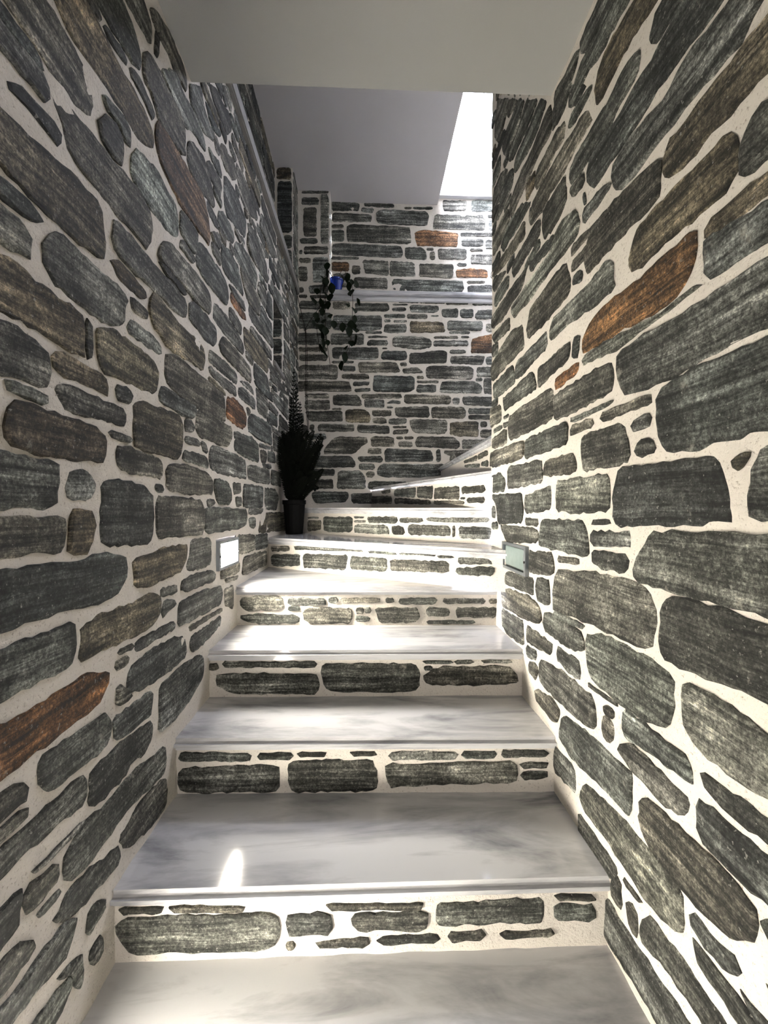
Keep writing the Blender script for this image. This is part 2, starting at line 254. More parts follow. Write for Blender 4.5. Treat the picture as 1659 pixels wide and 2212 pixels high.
# ---------------------------------------------------------------- stone outlines, in mm: along the wall, height
STONES = {
 'left': """d 627 774 700 778 732 780 762 781 773 759 764 756 732 755 700 756 627 757
n 629 785 713 894 819 895 877 887 913 881 913 833 894 792 849 778 783 781 764 788 732 792
n 721 904 748 938 815 916
b 753 946 808 1016 934 1012 1002 1006 1086 1009 1149 999 1167 950 1085 908 1034 908 979 915 914 906 857 902 825 904
n 814 1025 835 1051 938 1042 934 1027 911 1020
n 942 1036 980 1048 1026 1055 1038 1039 1002 1027 950 1025
n 842 1060 928 1172 1052 1170 1077 1151 1099 1128 1093 1085 1051 1067 998 1060 946 1051
n 937 1183 1019 1289 1140 1271 1152 1230 1133 1198 1099 1196 1052 1187
n 1140 1302 1204 1340 1259 1360 1297 1353 1362 1354 1378 1305 1320 1283 1251 1282 1210 1286 1164 1274
d 1171 1272 1190 1271 1183 1207 1164 1209
n 1122 1170 1182 1191 1222 1180 1295 1190 1351 1171 1350 1080 1256 1054 1181 1046 1162 1078 1115 1087 1110 1140
n 1045 1050 1098 1067 1132 1059 1168 1050 1155 1014 1120 1027 1071 1031 1045 1028
d 701 679 731 689 782 694 811 693 817 663 796 659 763 663 726 665 696 659
n 627 745 699 748 731 753 767 752 783 744 781 714 756 708 712 707 626 707
n 787 750 864 765 966 772 1077 787 1143 770 1147 727 1122 661 1076 662 965 660 887 668 836 677 826 686 811 716 797 731
rb 1177 1043 1232 1055 1361 1065 1504 1072 1540 1036 1567 942 1452 924 1346 915 1255 925 1186 942 1166 987
b 626 614 707 619 764 626 836 640 892 641 937 641 940 593 942 528 879 519 785 517 750 519 714 525 625 530
n 624 509 713 509 741 507 771 501 767 491 741 481 713 481 624 478
g 624 466 705 469 733 462 743 446 740 419 716 411 623 406
g 1043 803 1069 880 1175 907 1292 895 1305 875 1311 821 1278 792 1195 780 1095 781 1047 792
n 925 820 967 862 1011 862 1019 833 1010 786 980 779 932 785
n 933 884 989 904 1036 902 1052 870 1027 849 996 867 953 866
n 1325 907 1452 917 1443 848 1419 827 1317 831
n 767 444 770 465 791 494 822 506 862 500 913 501 955 500 1005 502 1032 495 1023 472 1018 431 991 414 930 393 894 400 845 401 795 403 777 415
b 623 392 708 393 737 393 754 385 782 384 818 384 860 385 873 375 870 341 873 297 841 299 786 301 748 305 713 305 622 303
d 880 380 899 380 900 330 893 300 883 301
b 963 551 997 561 1038 558 1087 552 1119 549 1119 532 1087 519 1023 519 980 524
n 1042 505 1082 505 1124 506 1124 486 1081 478 1042 476
n 1037 444 1081 453 1141 452 1195 447 1201 428 1164 414 1091 416 1032 413
n 622 287 713 290 747 284 770 279 781 263 788 246 785 235 778 214 767 209 730 208 621 204
b 791 284 829 285 882 286 926 283 953 275 956 244 910 245 854 248 795 246 791 259
n 971 643 1025 646 1107 649 1179 646 1290 653 1368 643 1367 595 1289 578 1191 577 1084 570 1009 567 975 578
b 1138 555 1165 573 1215 565 1310 553 1422 559 1508 562 1526 523 1498 468 1397 468 1282 456 1220 456 1174 476 1132 487
d 1176 666 1216 675 1311 677 1361 669 1354 656 1298 655 1216 655
n 1199 725 1247 758 1312 765 1385 773 1466 775 1557 771 1572 745 1566 692 1465 680 1384 674 1298 679 1188 672 1171 687
n 1320 815 1385 821 1425 818 1416 791 1348 786 1306 785
n 1459 895 1512 911 1578 912 1685 916 1744 900 1768 864 1755 817 1639 797 1510 792 1433 803 1441 848
d 1384 658 1431 671 1537 676 1627 667 1627 626 1595 588 1508 586 1414 598 1383 607
n 1597 761 1755 773 1846 762 1947 751 1978 712 1947 692 1779 689 1627 690 1586 701
n 1682 667 1779 677 1947 683 2095 672 2094 604 1946 597 1778 598 1659 600 1648 623
n 1555 569 1659 577 1844 582 1886 570 1878 533 1716 526 1554 522
n 1545 505 1658 508 1857 518 1871 483 1727 473 1636 478 1554 479
b 1544 469 1615 468 1703 459 1727 445 1636 444 1535 452
n 1781 829 1833 829 1948 823 1948 769 1860 768 1767 778
r 1781 891 1847 899 1919 895 2012 897 2029 876 1949 855 1861 854 1794 856
b 1979 832 2079 841 2271 856 2451 851 2450 759 2228 741 2010 733 1979 767
n 2010 733 2132 734 2132 699 2010 701
n 2150 720 2269 739 2450 742 2525 677 2268 644 2150 650
n 1579 970 1641 983 1669 965 1674 925 1609 926 1579 934
n 1686 1029 1783 1056 1891 1060 1920 1028 1981 965 1920 957 1782 937 1697 930 1686 975
n 1560 990 1642 1040 1686 1037 1663 985 1599 979
n 1756 911 1862 932 1981 942 2012 911 1934 897 1820 890
g 1850 1135 1968 1190 2066 1207 2214 1213 2233 1182 2193 1100 2065 1092 1921 1077 1836 1080
n 1921 1068 2014 1084 2174 1095 2273 1093 2272 1004 2153 980 2046 978 1981 1006
n 2050 1306 2139 1344 2276 1368 2409 1377 2559 1374 2456 1273 2275 1241 2084 1218 2033 1248
n 2254 1183 2408 1209 2431 1159 2406 1102 2294 1098 2233 1120
n 2456 1239 2557 1231 2596 1118 2454 1102 2406 1102
n 2294 1077 2556 1083 2582 1022 2272 993
n 2063 972 2252 994 2555 1005 2581 950 2358 933 2063 901
n 2080 879 2336 908 2554 922 2553 868 2313 856 2079 845
n 2500 787 2849 818 3062 794 2783 766 2526 748
n 2922 1259 3107 1282 3145 1189 2921 1157
n 3148 1372 3363 1389 3362 1255 3146 1225
n 2920 1137 3145 1152 3185 1056 2954 1040
n 3186 1182 3361 1200 3360 1098 3206 1092
n 2641 1358 2856 1396 3108 1398 3069 1352 2822 1308 2612 1282
n 2791 1422 3032 1462 3319 1509 3341 1465 3148 1431 2889 1392
n 2960 1537 3276 1611 3365 1561 3071 1509
g 1199 1198 1287 1287 1304 1279 1341 1272 1387 1285 1451 1290 1512 1278 1528 1245 1480 1229 1421 1223 1359 1180 1315 1186 1263 1186 1225 1195
n 1387 1339 1482 1430 1490 1395 1546 1364 1617 1381 1599 1346 1513 1303 1443 1289 1394 1295
d 1514 1411 1547 1427 1618 1428 1686 1437 1656 1414 1581 1388
n 1565 1511 1629 1573 1677 1569 1772 1609 1806 1559 1738 1486 1676 1493 1600 1493
n 1698 1641 1773 1714 1819 1681 1806 1640 1750 1635
n 1372 1146 1399 1173 1435 1188 1496 1209 1520 1204 1553 1187 1597 1149 1614 1109 1510 1080 1441 1076 1385 1081 1365 1091
n 1528 1214 1571 1248 1625 1253 1694 1261 1673 1188 1615 1186 1545 1190
n 1546 1285 1598 1296 1674 1325 1694 1272 1625 1263 1571 1261
n 1675 1401 1738 1450 1770 1434 1840 1477 1902 1449 1827 1373 1715 1347 1675 1356
n 1715 1316 1780 1337 1876 1360 1954 1346 2024 1337 2009 1245 1899 1219 1756 1176 1714 1217
n 1865 1485 1942 1508 2056 1526 2184 1520 2236 1479 2101 1414 1968 1380 1902 1410
n 1652 1126 1713 1164 1778 1166 1836 1155 1836 1114 1755 1086 1652 1075
n 2039 1347 2133 1375 2349 1414 2496 1442 2290 1322 2100 1276
n 2292 1563 2412 1586 2544 1580 2717 1571 2566 1483 2390 1483 2273 1480
b 914 378 962 393 1073 397 1159 388 1186 371 1169 303 1072 296 933 290 914 317
n 1214 429 1262 446 1369 448 1533 447 1696 442 1718 386 1718 340 1514 326 1312 335 1213 353
db 1054 254 1090 267 1168 271 1325 279 1324 213 1310 146 1189 143 1061 146 1053 197
n 982 280 1021 282 1054 277 1037 245 989 242
n 977 130 1004 143 1070 143 1200 134 1205 80 1106 83 1003 84 980 96
d 931 62 1003 64 1087 57 1135 35 1145 -11 1139 -78 1114 -94 1017 -88 923 -79 927 -9
n 1156 61 1199 64 1204 45 1166 43
n 1222 125 1351 133 1530 123 1587 99 1586 49 1395 43 1222 48
n 1166 30 1309 34 1475 25 1492 -15 1491 -89 1349 -86 1165 -85 1160 -12
n 802 228 853 233 959 228 1006 229 1025 211 1013 186 969 189 895 185 809 183 804 202 799 215
n 690 199 708 203 736 199 767 200 781 193 776 182 757 180 717 183 689 188
db 694 161 713 173 746 171 801 171 866 170 928 164 951 144 944 100 909 96 838 90 766 92 706 97 690 103 689 133
n 952 169 994 170 1049 166 1049 157 1001 152 958 157
n 620 84 716 86 766 84 800 81 807 69 800 34 797 8 776 -1 619 1
n 835 70 879 74 908 55 896 21 864 14 829 21 819 35 827 58
n 1518 30 1592 32 1606 15 1554 4 1518 10
n 1593 112 1741 104 1789 75 1800 28 1752 12 1631 18 1602 53
n 1814 104 1921 110 1935 69 1826 57
n 1852 45 1934 47 1934 9 1865 5
n 1964 109 2335 114 2334 1 2124 -4 1956 5
n 2378 111 2645 112 2729 67 2671 -11 2377 -10
n 1492 -6 1591 2 2008 -8 2024 -44 1992 -83 1891 -91 1705 -93 1517 -89 1491 -49
n 2056 -4 2334 -4 2313 -25 2195 -33 2056 -31
n 2056 -49 2176 -47 2185 -100 2072 -95
b 2214 -33 2540 -27 2979 -32 2978 -157 2538 -139 2213 -141
n 1349 280 1392 280 1414 269 1422 252 1377 238 1342 241
n 1342 223 1453 226 1469 209 1413 205 1341 203
n 1469 226 1520 224 1538 203 1520 190 1485 199
n 1334 173 1429 182 1520 180 1546 163 1546 143 1444 143 1327 146
n 1556 222 1654 229 1828 229 1980 218 1995 176 2010 133 1827 133 1603 131 1546 153
n 1438 327 1521 333 1655 334 1791 331 1803 297 1754 247 1634 240 1453 239 1422 265
n 1192 338 1260 338 1343 332 1430 332 1414 288 1342 282 1230 285 1181 294
r 1745 444 1843 466 1953 464 2029 433 2013 377 1938 354 1804 357 1732 361
n 1829 326 1938 333 1923 305 1829 298
n 1841 292 1952 335 2127 347 2237 326 2246 233 2027 232 1828 245
d 2045 427 2111 460 2258 472 2497 485 2520 417 2544 371 2276 356 2044 365
n 2014 474 2078 475 2095 461 2045 432
n 1898 529 1984 549 2130 543 2183 533 2164 491 2046 490 1897 488
n 1912 562 2047 594 2130 586 2165 562 2046 562
n 2184 615 2384 614 2451 610 2427 503 2278 492 2201 509
d 2148 638 2320 649 2548 674 2573 629 2384 619 2184 620
n 2474 611 2624 613 2735 603 2706 573 2474 567
d 2486 559 2706 567 2705 502 2497 496
n 2571 482 2886 484 2918 458 2571 459
n 2570 448 2918 445 2917 361 2595 350
d 2764 598 3022 601 3093 540 2763 531
n 2257 338 2519 356 2495 336 2256 319
n 2276 306 2402 318 2425 295 2402 249 2295 243
n 2448 324 2621 336 2647 275 2447 265
n 2675 331 2821 337 2731 272 2675 278
n 2316 240 2518 251 2518 228 2336 222
n 2026 201 2161 210 2470 219 2493 138 2216 132 2042 135
n 2543 225 2820 231 2819 138 2517 140
n 2548 730 2680 750 2708 722 2573 709
n 2708 770 2796 770 2766 744 2722 744
n 2826 779 2905 782 2889 733 2765 719
n 2599 704 2921 715 3059 716 3058 621 2794 629 2598 636
n 619 -14 794 -16 813 -19 821 -41 818 -72 803 -81 756 -78 715 -77 619 -76
b 834 -6 856 -5 898 -9 907 -33 894 -63 888 -92 842 -89 821 -81 829 -45
d 618 -98 715 -99 745 -94 779 -101 828 -106 916 -99 967 -101 1021 -122 1020 -168 977 -196 902 -201 838 -194 778 -190 714 -191 617 -193
n 617 -215 755 -220 838 -219 843 -258 826 -305 754 -298 616 -296
b 854 -231 915 -227 1049 -228 1153 -225 1190 -249 1173 -298 1102 -315 1015 -307 901 -305 853 -303 857 -266
n 1056 -325 1266 -331 1272 -353 1162 -353 1056 -354
n 983 -324 1048 -327 1048 -339 983 -333
n 976 -344 1031 -350 1022 -370 972 -364
n 1022 -384 1141 -372 1278 -378 1346 -398 1352 -461 1252 -466 1161 -463 1047 -445 1014 -421
n 979 -398 1022 -429 1046 -454 982 -452
n 1171 -488 1277 -481 1436 -490 1496 -518 1486 -582 1358 -611 1250 -619 1170 -610
n 967 -472 1064 -472 1145 -482 1139 -527 1129 -542 1046 -534 967 -519
R 616 -329 732 -338 826 -338 870 -333 954 -362 954 -387 913 -416 814 -417 732 -416 615 -416
n 753 -432 799 -431 875 -441 949 -446 952 -503 912 -514 840 -507 770 -505 748 -466
n 886 -535 981 -536 1129 -552 1144 -601 1099 -627 1045 -605 1011 -627 910 -620 879 -603
n 802 -685 812 -647 873 -626 951 -644 1045 -633 1214 -667 1213 -738 1011 -709 910 -715 838 -717
n 615 -431 719 -448 729 -484 703 -482 614 -482
n 614 -494 719 -493 729 -506 711 -513 614 -512
n 614 -522 752 -526 824 -526 874 -532 874 -579 862 -590 798 -578 730 -570 613 -570
n 1010 -750 1061 -726 1213 -749 1218 -835 1136 -835 1010 -800 979 -748
b 1046 -125 1122 -120 1224 -111 1363 -114 1349 -149 1316 -190 1223 -195 1121 -202 1055 -192 1050 -160
n 1380 -106 1459 -102 1557 -110 1556 -204 1475 -207 1364 -200 1350 -180 1379 -150
n 1881 -120 2154 -133 2153 -211 1938 -207 1880 -201
n 2173 -139 2424 -144 2423 -221 2172 -213
n 1953 -226 2191 -229 2423 -243 2422 -320 2098 -310 1937 -304 1952 -257
n 1658 -241 1908 -238 1908 -273 1865 -284 1657 -271
n 1713 -284 1893 -297 1865 -309 1713 -295
n 1321 -224 1401 -216 1565 -227 1605 -247 1595 -267 1440 -264 1349 -262 1307 -245
n 1180 -221 1281 -229 1287 -250 1191 -247
n 1197 -259 1268 -266 1274 -288 1237 -293 1185 -302
n 1287 -291 1348 -280 1482 -285 1668 -303 1678 -354 1635 -371 1439 -362 1289 -358
n 1362 -376 1481 -379 1678 -388 1678 -400 1508 -396 1369 -393
n 1701 -320 1811 -329 1811 -382 1810 -423 1712 -388
n 1384 -410 1526 -415 1667 -416 1666 -446 1544 -465 1438 -469 1391 -469 1376 -436
n 727 -612 790 -618 866 -621 871 -629 826 -629 801 -627 745 -620
n 721 -627 757 -638 793 -649 797 -670 790 -679 756 -679 720 -671 718 -650
n 747 -694 800 -699 800 -709 776 -712 744 -703
n 613 -608 710 -620 709 -649 701 -677 612 -679
n 807 -746 803 -722 865 -729 909 -744 974 -760 990 -779 984 -806 909 -796 848 -786 789 -755 782 -743
n 873 -815 927 -831 932 -856 908 -863 872 -866
n 881 -897 917 -902 926 -941 902 -952 880 -923
n 768 -770 803 -774 840 -792 832 -817 817 -841 771 -833 710 -818 625 -809 611 -795 611 -765 725 -774
n 612 -696 698 -699 734 -725 737 -749 711 -750 612 -748
n 781 -854 851 -872 859 -908 851 -946 831 -918 824 -883
n 739 -869 781 -879 824 -886 827 -917 801 -929 717 -937 668 -871
b 1917 1643 2284 1648 2285 1573 1917 1575
d 2312 1674 2688 1677 2688 1605 2316 1602
n 3117 1696 3483 1694 3483 1626 3115 1624
n 2694 1648 3063 1647 3063 1576 2697 1577
n 2692 1525 2988 1525 2987 1462 2697 1467
n 3197 1074 3483 1075 3487 1013 3194 1013
d 2494 1456 2788 1454 2783 1397 2494 1394
d 1467 1666 1696 1665 1698 1586 1467 1585
b 3255 1445 3487 1446 3488 1395 3254 1392
g 3342 1544 3514 1546 3518 1475 3346 1477
d 2227 1468 2393 1468 2394 1427 2224 1423
g 2916 1698 3084 1698 3083 1652 2916 1652
b 1487 1478 1655 1477 1658 1437 1483 1432
b 2712 1698 2885 1694 2883 1655 2714 1654
n 1812 1568 1985 1564 1988 1523 1817 1526
d 2022 1698 2197 1693 2197 1657 2024 1654
n 1847 1698 2018 1693 2018 1652 1843 1656
n 2966 1323 3133 1323 3137 1287 2963 1287
b 3333 1248 3507 1248 3507 1203 3336 1202
n 2105 1567 2278 1567 2277 1526 2102 1526
n 3343 1618 3514 1618 3513 1573 3345 1572
g 3406 1185 3518 1187 3517 1115 3407 1117
n 1452 1576 1564 1573 1566 1506 1455 1502
d 3393 1387 3504 1386 3503 1314 3396 1315
n 3402 1303 3516 1306 3515 1262 3402 1263
b 3055 1047 3164 1045 3165 1004 3057 1006
n 3125 1427 3233 1428 3236 1386 3125 1387
n 1792 1633 1905 1637 1904 1593 1797 1594
d 1533 1088 1645 1085 1646 1046 1535 1047
n 2534 1343 2618 1345 2618 1297 2533 1294
g 2872 1567 2956 1567 2956 1534 2876 1532
n 2136 1425 2215 1427 2217 1394 2133 1394
n 2222 1698 2306 1697 2308 1665 2223 1662
n 2342 1245 2424 1243 2428 1217 2346 1214
n 1782 1507 1867 1504 1868 1477 1783 1472
d 3226 1235 3308 1236 3306 1207 3222 1203
n 2965 1037 3045 1036 3046 1006 2966 1002
b 3076 1614 3158 1614 3156 1582 3076 1585
n 1857 1204 1935 1207 1937 1175 1853 1175
d 2556 1385 2635 1387 2635 1354 2553 1356
n 1654 1077 1738 1075 1738 1043 1656 1042
n 2723 1565 2808 1568 2807 1537 2727 1534
n 2605 1508 2688 1508 2683 1474 2606 1475
b 2403 1477 2487 1473 2486 1444 2403 1446
b 3016 1507 3097 1507 3098 1474 3013 1477
b 1666 1487 1743 1488 1747 1454 1664 1453
d 2476 1285 2557 1284 2556 1256 2473 1255
g 2253 1235 2337 1237 2336 1202 2253 1207
g 1602 1187 1685 1187 1683 1155 1603 1155
b 2014 1567 2094 1567 2095 1532 2016 1532
d 2904 1315 2953 1315 2955 1266 2905 1263
n 1616 1388 1664 1385 1666 1336 1613 1335
n 1866 1394 1918 1394 1915 1363 1862 1362
g 3112 1516 3167 1514 3167 1484 3113 1484
b 1995 1386 2046 1384 2044 1354 1997 1355
n 1787 1097 1834 1094 1834 1062 1784 1062
b 3164 1218 3217 1213 3214 1184 3163 1183
n 3222 1538 3276 1535 3273 1504 3226 1505
b 3286 1543 3333 1548 3334 1515 3287 1512
n 1946 1226 1994 1224 1993 1194 1947 1192
n 2906 1035 2953 1033 2954 1003 2907 1007
n 3097 1378 3144 1376 3143 1344 3092 1347
n 1705 1636 1756 1636 1754 1606 1703 1604
n 2073 1408 2123 1406 2123 1376 2076 1376
d 2816 1566 2863 1564 2866 1532 2812 1532
n 3114 814 3486 814 3487 744 3112 742
b 3122 375 3497 377 3498 304 3123 302
n 2896 996 3265 996 3268 925 2896 925
d 3114 674 3488 674 3483 602 3113 603
n 3032 518 3404 518 3407 445 3033 444
d 2972 915 3345 914 3346 844 2977 846
d 3127 597 3497 598 3496 522 3127 525
d 2824 356 3113 354 3115 256 2823 252
g 3175 437 3407 433 3408 384 3174 384
n 3257 738 3485 738 3487 687 3253 684
d 3274 997 3508 997 3503 944 3273 946
n 2937 435 3164 437 3163 386 2932 386
n 2903 766 3073 763 3073 726 2905 723
n 2452 848 2628 843 2627 803 2455 806
d 2753 524 2923 527 2925 484 2756 483
n 3247 294 3414 294 3414 252 3245 256
n 3354 923 3466 927 3465 852 3356 853
n 3136 737 3246 733 3246 693 3133 694
g 3127 297 3237 298 3235 253 3125 256
g 3424 476 3504 473 3505 424 3422 426
b 2935 518 3013 517 3013 465 2935 467
b 3024 835 3108 837 3103 802 3025 806
n 2733 846 2816 844 2813 816 2737 814
g 3415 415 3496 418 3497 385 3413 385
b 2636 847 2716 845 2718 817 2632 813
d 3423 517 3503 514 3506 483 3423 487
b 3424 297 3505 293 3508 263 3426 266
n 2887 848 2966 845 2967 816 2887 815
n 2897 914 2948 918 2945 863 2897 864
g 2516 496 2565 495 2567 444 2514 442
n 2432 535 2483 538 2488 484 2432 487
n 3066 714 3114 715 3116 684 3062 683
n 2764 287 2817 287 2814 252 2762 254
g 3066 596 3117 595 3117 567 3063 565
g 2524 363 2574 363 2577 335 2526 335
n 2546 706 2596 706 2597 675 2544 676
g 2494 743 2543 746 2548 716 2492 713
n -1178 -960 -951 -960 -951 -1019 -1178 -1019
n -927 -960 -767 -960 -767 -1019 -927 -1019
n -743 -960 -609 -960 -609 -1019 -743 -1019
n -585 -960 -356 -960 -356 -1019 -585 -1019
n -332 -960 41 -960 41 -1019 -332 -1019
n 65 -960 405 -960 405 -1019 65 -1019
d 429 -960 759 -960 759 -1019 429 -1019
n -1125 -872 -804 -872 -804 -938 -1125 -938
n -780 -872 -425 -872 -425 -938 -780 -938
d -401 -872 -39 -872 -39 -938 -401 -938
n -15 -872 126 -872 126 -938 -15 -938
n 150 -872 435 -872 435 -938 150 -938
n -1107 -784 -979 -784 -979 -850 -1107 -850
n -955 -784 -826 -784 -826 -850 -955 -850
n -802 -784 -510 -784 -510 -850 -802 -850
n -486 -784 -292 -784 -292 -850 -486 -850
n -268 -784 -2 -784 -2 -850 -268 -850
n 22 -784 270 -784 270 -850 22 -850
n 294 -784 506 -784 506 -850 294 -850
b -1155 -703 -989 -703 -989 -762 -1155 -762
n -965 -703 -721 -703 -721 -762 -965 -762
n -697 -703 -569 -703 -569 -762 -697 -762
n -545 -703 -233 -703 -233 -762 -545 -762
b -209 -703 157 -703 157 -762 -209 -762
b 181 -703 565 -703 565 -762 181 -762
d -1155 -556 -1036 -556 -1036 -681 -1155 -681
d -1012 -556 -884 -556 -884 -681 -1012 -681
b -860 -556 -696 -556 -696 -681 -860 -681
d -672 -556 -337 -556 -337 -681 -672 -681
n -313 -556 -95 -556 -95 -681 -313 -681
n -71 -556 126 -556 126 -681 -71 -681
b 150 -556 293 -556 293 -681 150 -681
b 367 -556 602 -556 602 -681 367 -681
n -1140 -408 -957 -408 -957 -534 -1140 -534
n -933 -408 -702 -408 -702 -534 -933 -534
n -678 -408 -551 -408 -551 -534 -678 -534
n -527 -408 -293 -408 -293 -534 -527 -534
n -269 -408 -84 -408 -84 -534 -269 -534
n -60 -408 305 -408 305 -534 -60 -534
n 429 -408 554 -408 554 -534 429 -534
n -1179 -303 -1004 -303 -1004 -386 -1179 -386
n -980 -303 -619 -303 -619 -386 -980 -386
d -595 -303 -227 -303 -227 -386 -595 -386
n -203 -303 172 -303 172 -386 -203 -386
d 196 -303 406 -303 406 -386 196 -386
n -1182 -183 -1019 -183 -1019 -281 -1182 -281
b -995 -183 -701 -183 -701 -281 -995 -281
n -677 -183 -402 -183 -402 -281 -677 -281
d -378 -183 -53 -183 -53 -281 -378 -281
n -29 -183 347 -183 347 -281 -29 -281
n 371 -183 548 -183 548 -281 371 -281
n -1135 -81 -1012 -81 -1012 -161 -1135 -161
n -988 -81 -862 -81 -862 -161 -988 -161
n -838 -81 -556 -81 -556 -161 -838 -161
d -532 -81 -279 -81 -279 -161 -532 -161
n -255 -81 103 -81 103 -161 -255 -161
n 127 -81 413 -81 413 -161 127 -161
n 437 -81 592 -81 592 -161 437 -161
n -1177 -12 -887 -12 -887 -59 -1177 -59
n -863 -12 -499 -12 -499 -59 -863 -59
n -475 -12 -215 -12 -215 -59 -475 -59
n -191 -12 46 -12 46 -59 -191 -59
d 70 -12 426 -12 426 -59 70 -59
b -1134 76 -881 76 -881 10 -1134 10
n -857 76 -541 76 -541 10 -857 10
n -517 76 -265 76 -265 10 -517 10
b -241 76 -104 76 -104 10 -241 10
n -80 76 105 76 105 10 -80 10
n 129 76 482 76 482 10 129 10
b -1122 169 -968 169 -968 98 -1122 98
d -944 169 -805 169 -805 98 -944 98
b -781 169 -625 169 -625 98 -781 98
n -601 169 -259 169 -259 98 -601 98
n -235 169 -69 169 -69 98 -235 98
n -45 169 324 169 324 98 -45 98
b 348 169 568 169 568 98 348 98
n -1093 301 -932 301 -932 191 -1093 191
b -908 301 -629 301 -629 191 -908 191
n -605 301 -350 301 -350 191 -605 191
b -326 301 -49 301 -49 191 -326 191
n -25 301 353 301 353 191 -25 191
n -1148 442 -920 442 -920 323 -1148 323
n -896 442 -551 442 -551 323 -896 323
n -527 442 -331 442 -331 323 -527 323
d -307 442 -76 442 -76 323 -307 323
d -52 442 67 442 67 323 -52 323
n 91 442 259 442 259 323 91 323
n 283 442 550 442 550 323 283 323
b -1099 586 -765 586 -765 464 -1099 464
n -741 586 -583 586 -583 464 -741 464
d -559 586 -377 586 -377 464 -559 464
n -353 586 -153 586 -153 464 -353 464
n -129 586 253 586 253 464 -129 464
d 277 586 438 586 438 464 277 464
n -1093 705 -731 705 -731 608 -1093 608
d -707 705 -389 705 -389 608 -707 608
n -365 705 -93 705 -93 608 -365 608
d -69 705 242 705 242 608 -69 608
n 266 705 584 705 584 608 266 608
n -1100 767 -979 767 -979 727 -1100 727
b -955 767 -570 767 -570 727 -955 727
b -546 767 -387 767 -387 727 -546 727
n -363 767 -204 767 -204 727 -363 727
d -180 767 174 767 174 727 -180 727
n 198 767 545 767 545 727 198 727
d -1097 883 -895 883 -895 789 -1097 789
n -871 883 -574 883 -574 789 -871 789
n -550 883 -183 883 -183 789 -550 789
n -159 883 125 883 125 789 -159 789
d 149 883 275 883 275 789 149 789
n 299 883 592 883 592 789 299 789
n -1089 990 -874 990 -874 905 -1089 905
b -850 990 -712 990 -712 905 -850 905
n -688 990 -372 990 -372 905 -688 905
d -348 990 -92 990 -92 905 -348 905
n -68 990 200 990 200 905 -68 905
n 224 990 508 990 508 905 224 905
n -1140 1053 -984 1053 -984 1012 -1140 1012
d -960 1053 -743 1053 -743 1012 -960 1012
d -719 1053 -354 1053 -354 1012 -719 1012
n -330 1053 -4 1053 -4 1012 -330 1012
n 20 1053 364 1053 364 1012 20 1012
d 388 1053 588 1053 588 1012 388 1012
n -1160 1197 -833 1197 -833 1075 -1160 1075
d -809 1197 -579 1197 -579 1075 -809 1075
n -555 1197 -263 1197 -263 1075 -555 1075
d -239 1197 113 1197 113 1075 -239 1075
n 137 1197 343 1197 343 1075 137 1075
n 367 1197 656 1197 656 1075 367 1075
d -1121 1341 -756 1341 -756 1219 -1121 1219
n -732 1341 -476 1341 -476 1219 -732 1219
b -452 1341 -304 1341 -304 1219 -452 1219
b -280 1341 -69 1341 -69 1219 -280 1219
n -45 1341 199 1341 199 1219 -45 1219
n 223 1341 616 1341 616 1219 223 1219
d 640 1341 803 1341 803 1219 640 1219
n 810 1351 1090 1350 1094 1301 807 1297
g 380 309 600 309 604 240 377 239
d 669 1213 891 1212 892 1137 666 1142
d 528 1003 749 1002 749 957 531 959
g 358 221 580 223 579 178 359 178
n 668 1121 828 1122 832 1058 672 1058
g 437 -7 603 -7 600 -69 436 -72
b 420 -327 581 -330 581 -391 421 -391
n 447 569 613 569 610 509 450 509
n 547 941 709 943 708 908 549 908
d 451 490 609 489 613 457 446 459
g 810 1272 969 1270 971 1239 810 1242
n 509 88 614 91 609 26 509 31
n 317 -458 421 -458 420 -523 317 -521
n 316 -408 418 -409 419 -443 321 -441
n -1180 751 -1110 752 -1106 708 -1183 707
n -1194 502 -1121 503 -1118 457 -1192 457
b -1181 838 -1111 840 -1107 799 -1180 800
n 531 -777 600 -777 604 -822 529 -823
d -1181 651 -1108 648 -1106 608 -1183 608
g -1190 -808 -1118 -810 -1118 -850 -1192 -851
n -1193 948 -1119 951 -1122 907 -1193 911
d -1192 222 -1122 224 -1119 178 -1192 182
d 588 693 661 691 663 649 587 649
n -1190 589 -1117 593 -1119 549 -1188 547
d 601 889 672 889 670 849 602 849
b -1171 311 -1099 314 -1102 267 -1169 269
n 549 759 621 760 619 718 551 718
n 577 161 651 159 653 116 580 118
d 538 -286 613 -289 612 -313 538 -309
n -1188 894 -1118 889 -1121 866 -1188 870
b -1173 1003 -1102 1004 -1100 977 -1172 978
g 438 -290 513 -288 509 -310 441 -313
d -1180 689 -1108 692 -1107 668 -1183 668
n 677 1041 749 1038 752 1019 681 1016
d -1192 -768 -1121 -767 -1118 -791 -1191 -791
n 307 -647 349 -651 348 -693 312 -692
b 307 -589 350 -586 353 -631 311 -629
d 567 -198 611 -200 613 -239 571 -242
b -1182 80 -1140 79 -1141 38 -1183 39
n 560 -450 602 -446 601 -490 559 -491
d -1171 1259 -1127 1260 -1131 1218 -1171 1217
n 556 401 600 404 601 361 559 362
n -1179 -869 -1140 -867 -1141 -912 -1181 -909
b 639 -912 683 -911 679 -948 642 -949
g -1190 -449 -1151 -447 -1151 -493 -1190 -492
n -1194 1354 -1148 1350 -1147 1307 -1194 1311
b -1191 -80 -1148 -79 -1147 -120 -1194 -122
n -1192 162 -1149 158 -1148 120 -1190 121
n 610 1061 651 1062 649 1021 606 1018
d -1189 -510 -1152 -508 -1149 -551 -1192 -550
b -1190 1061 -1151 1060 -1150 1017 -1190 1017
d 558 -511 601 -508 602 -554 560 -553
n 298 -536 340 -542 340 -559 301 -561
b -1189 -410 -1149 -409 -1147 -432 -1191 -432
d 557 441 602 441 600 417 561 416
b -1189 -150 -1147 -146 -1151 -168 -1192 -169
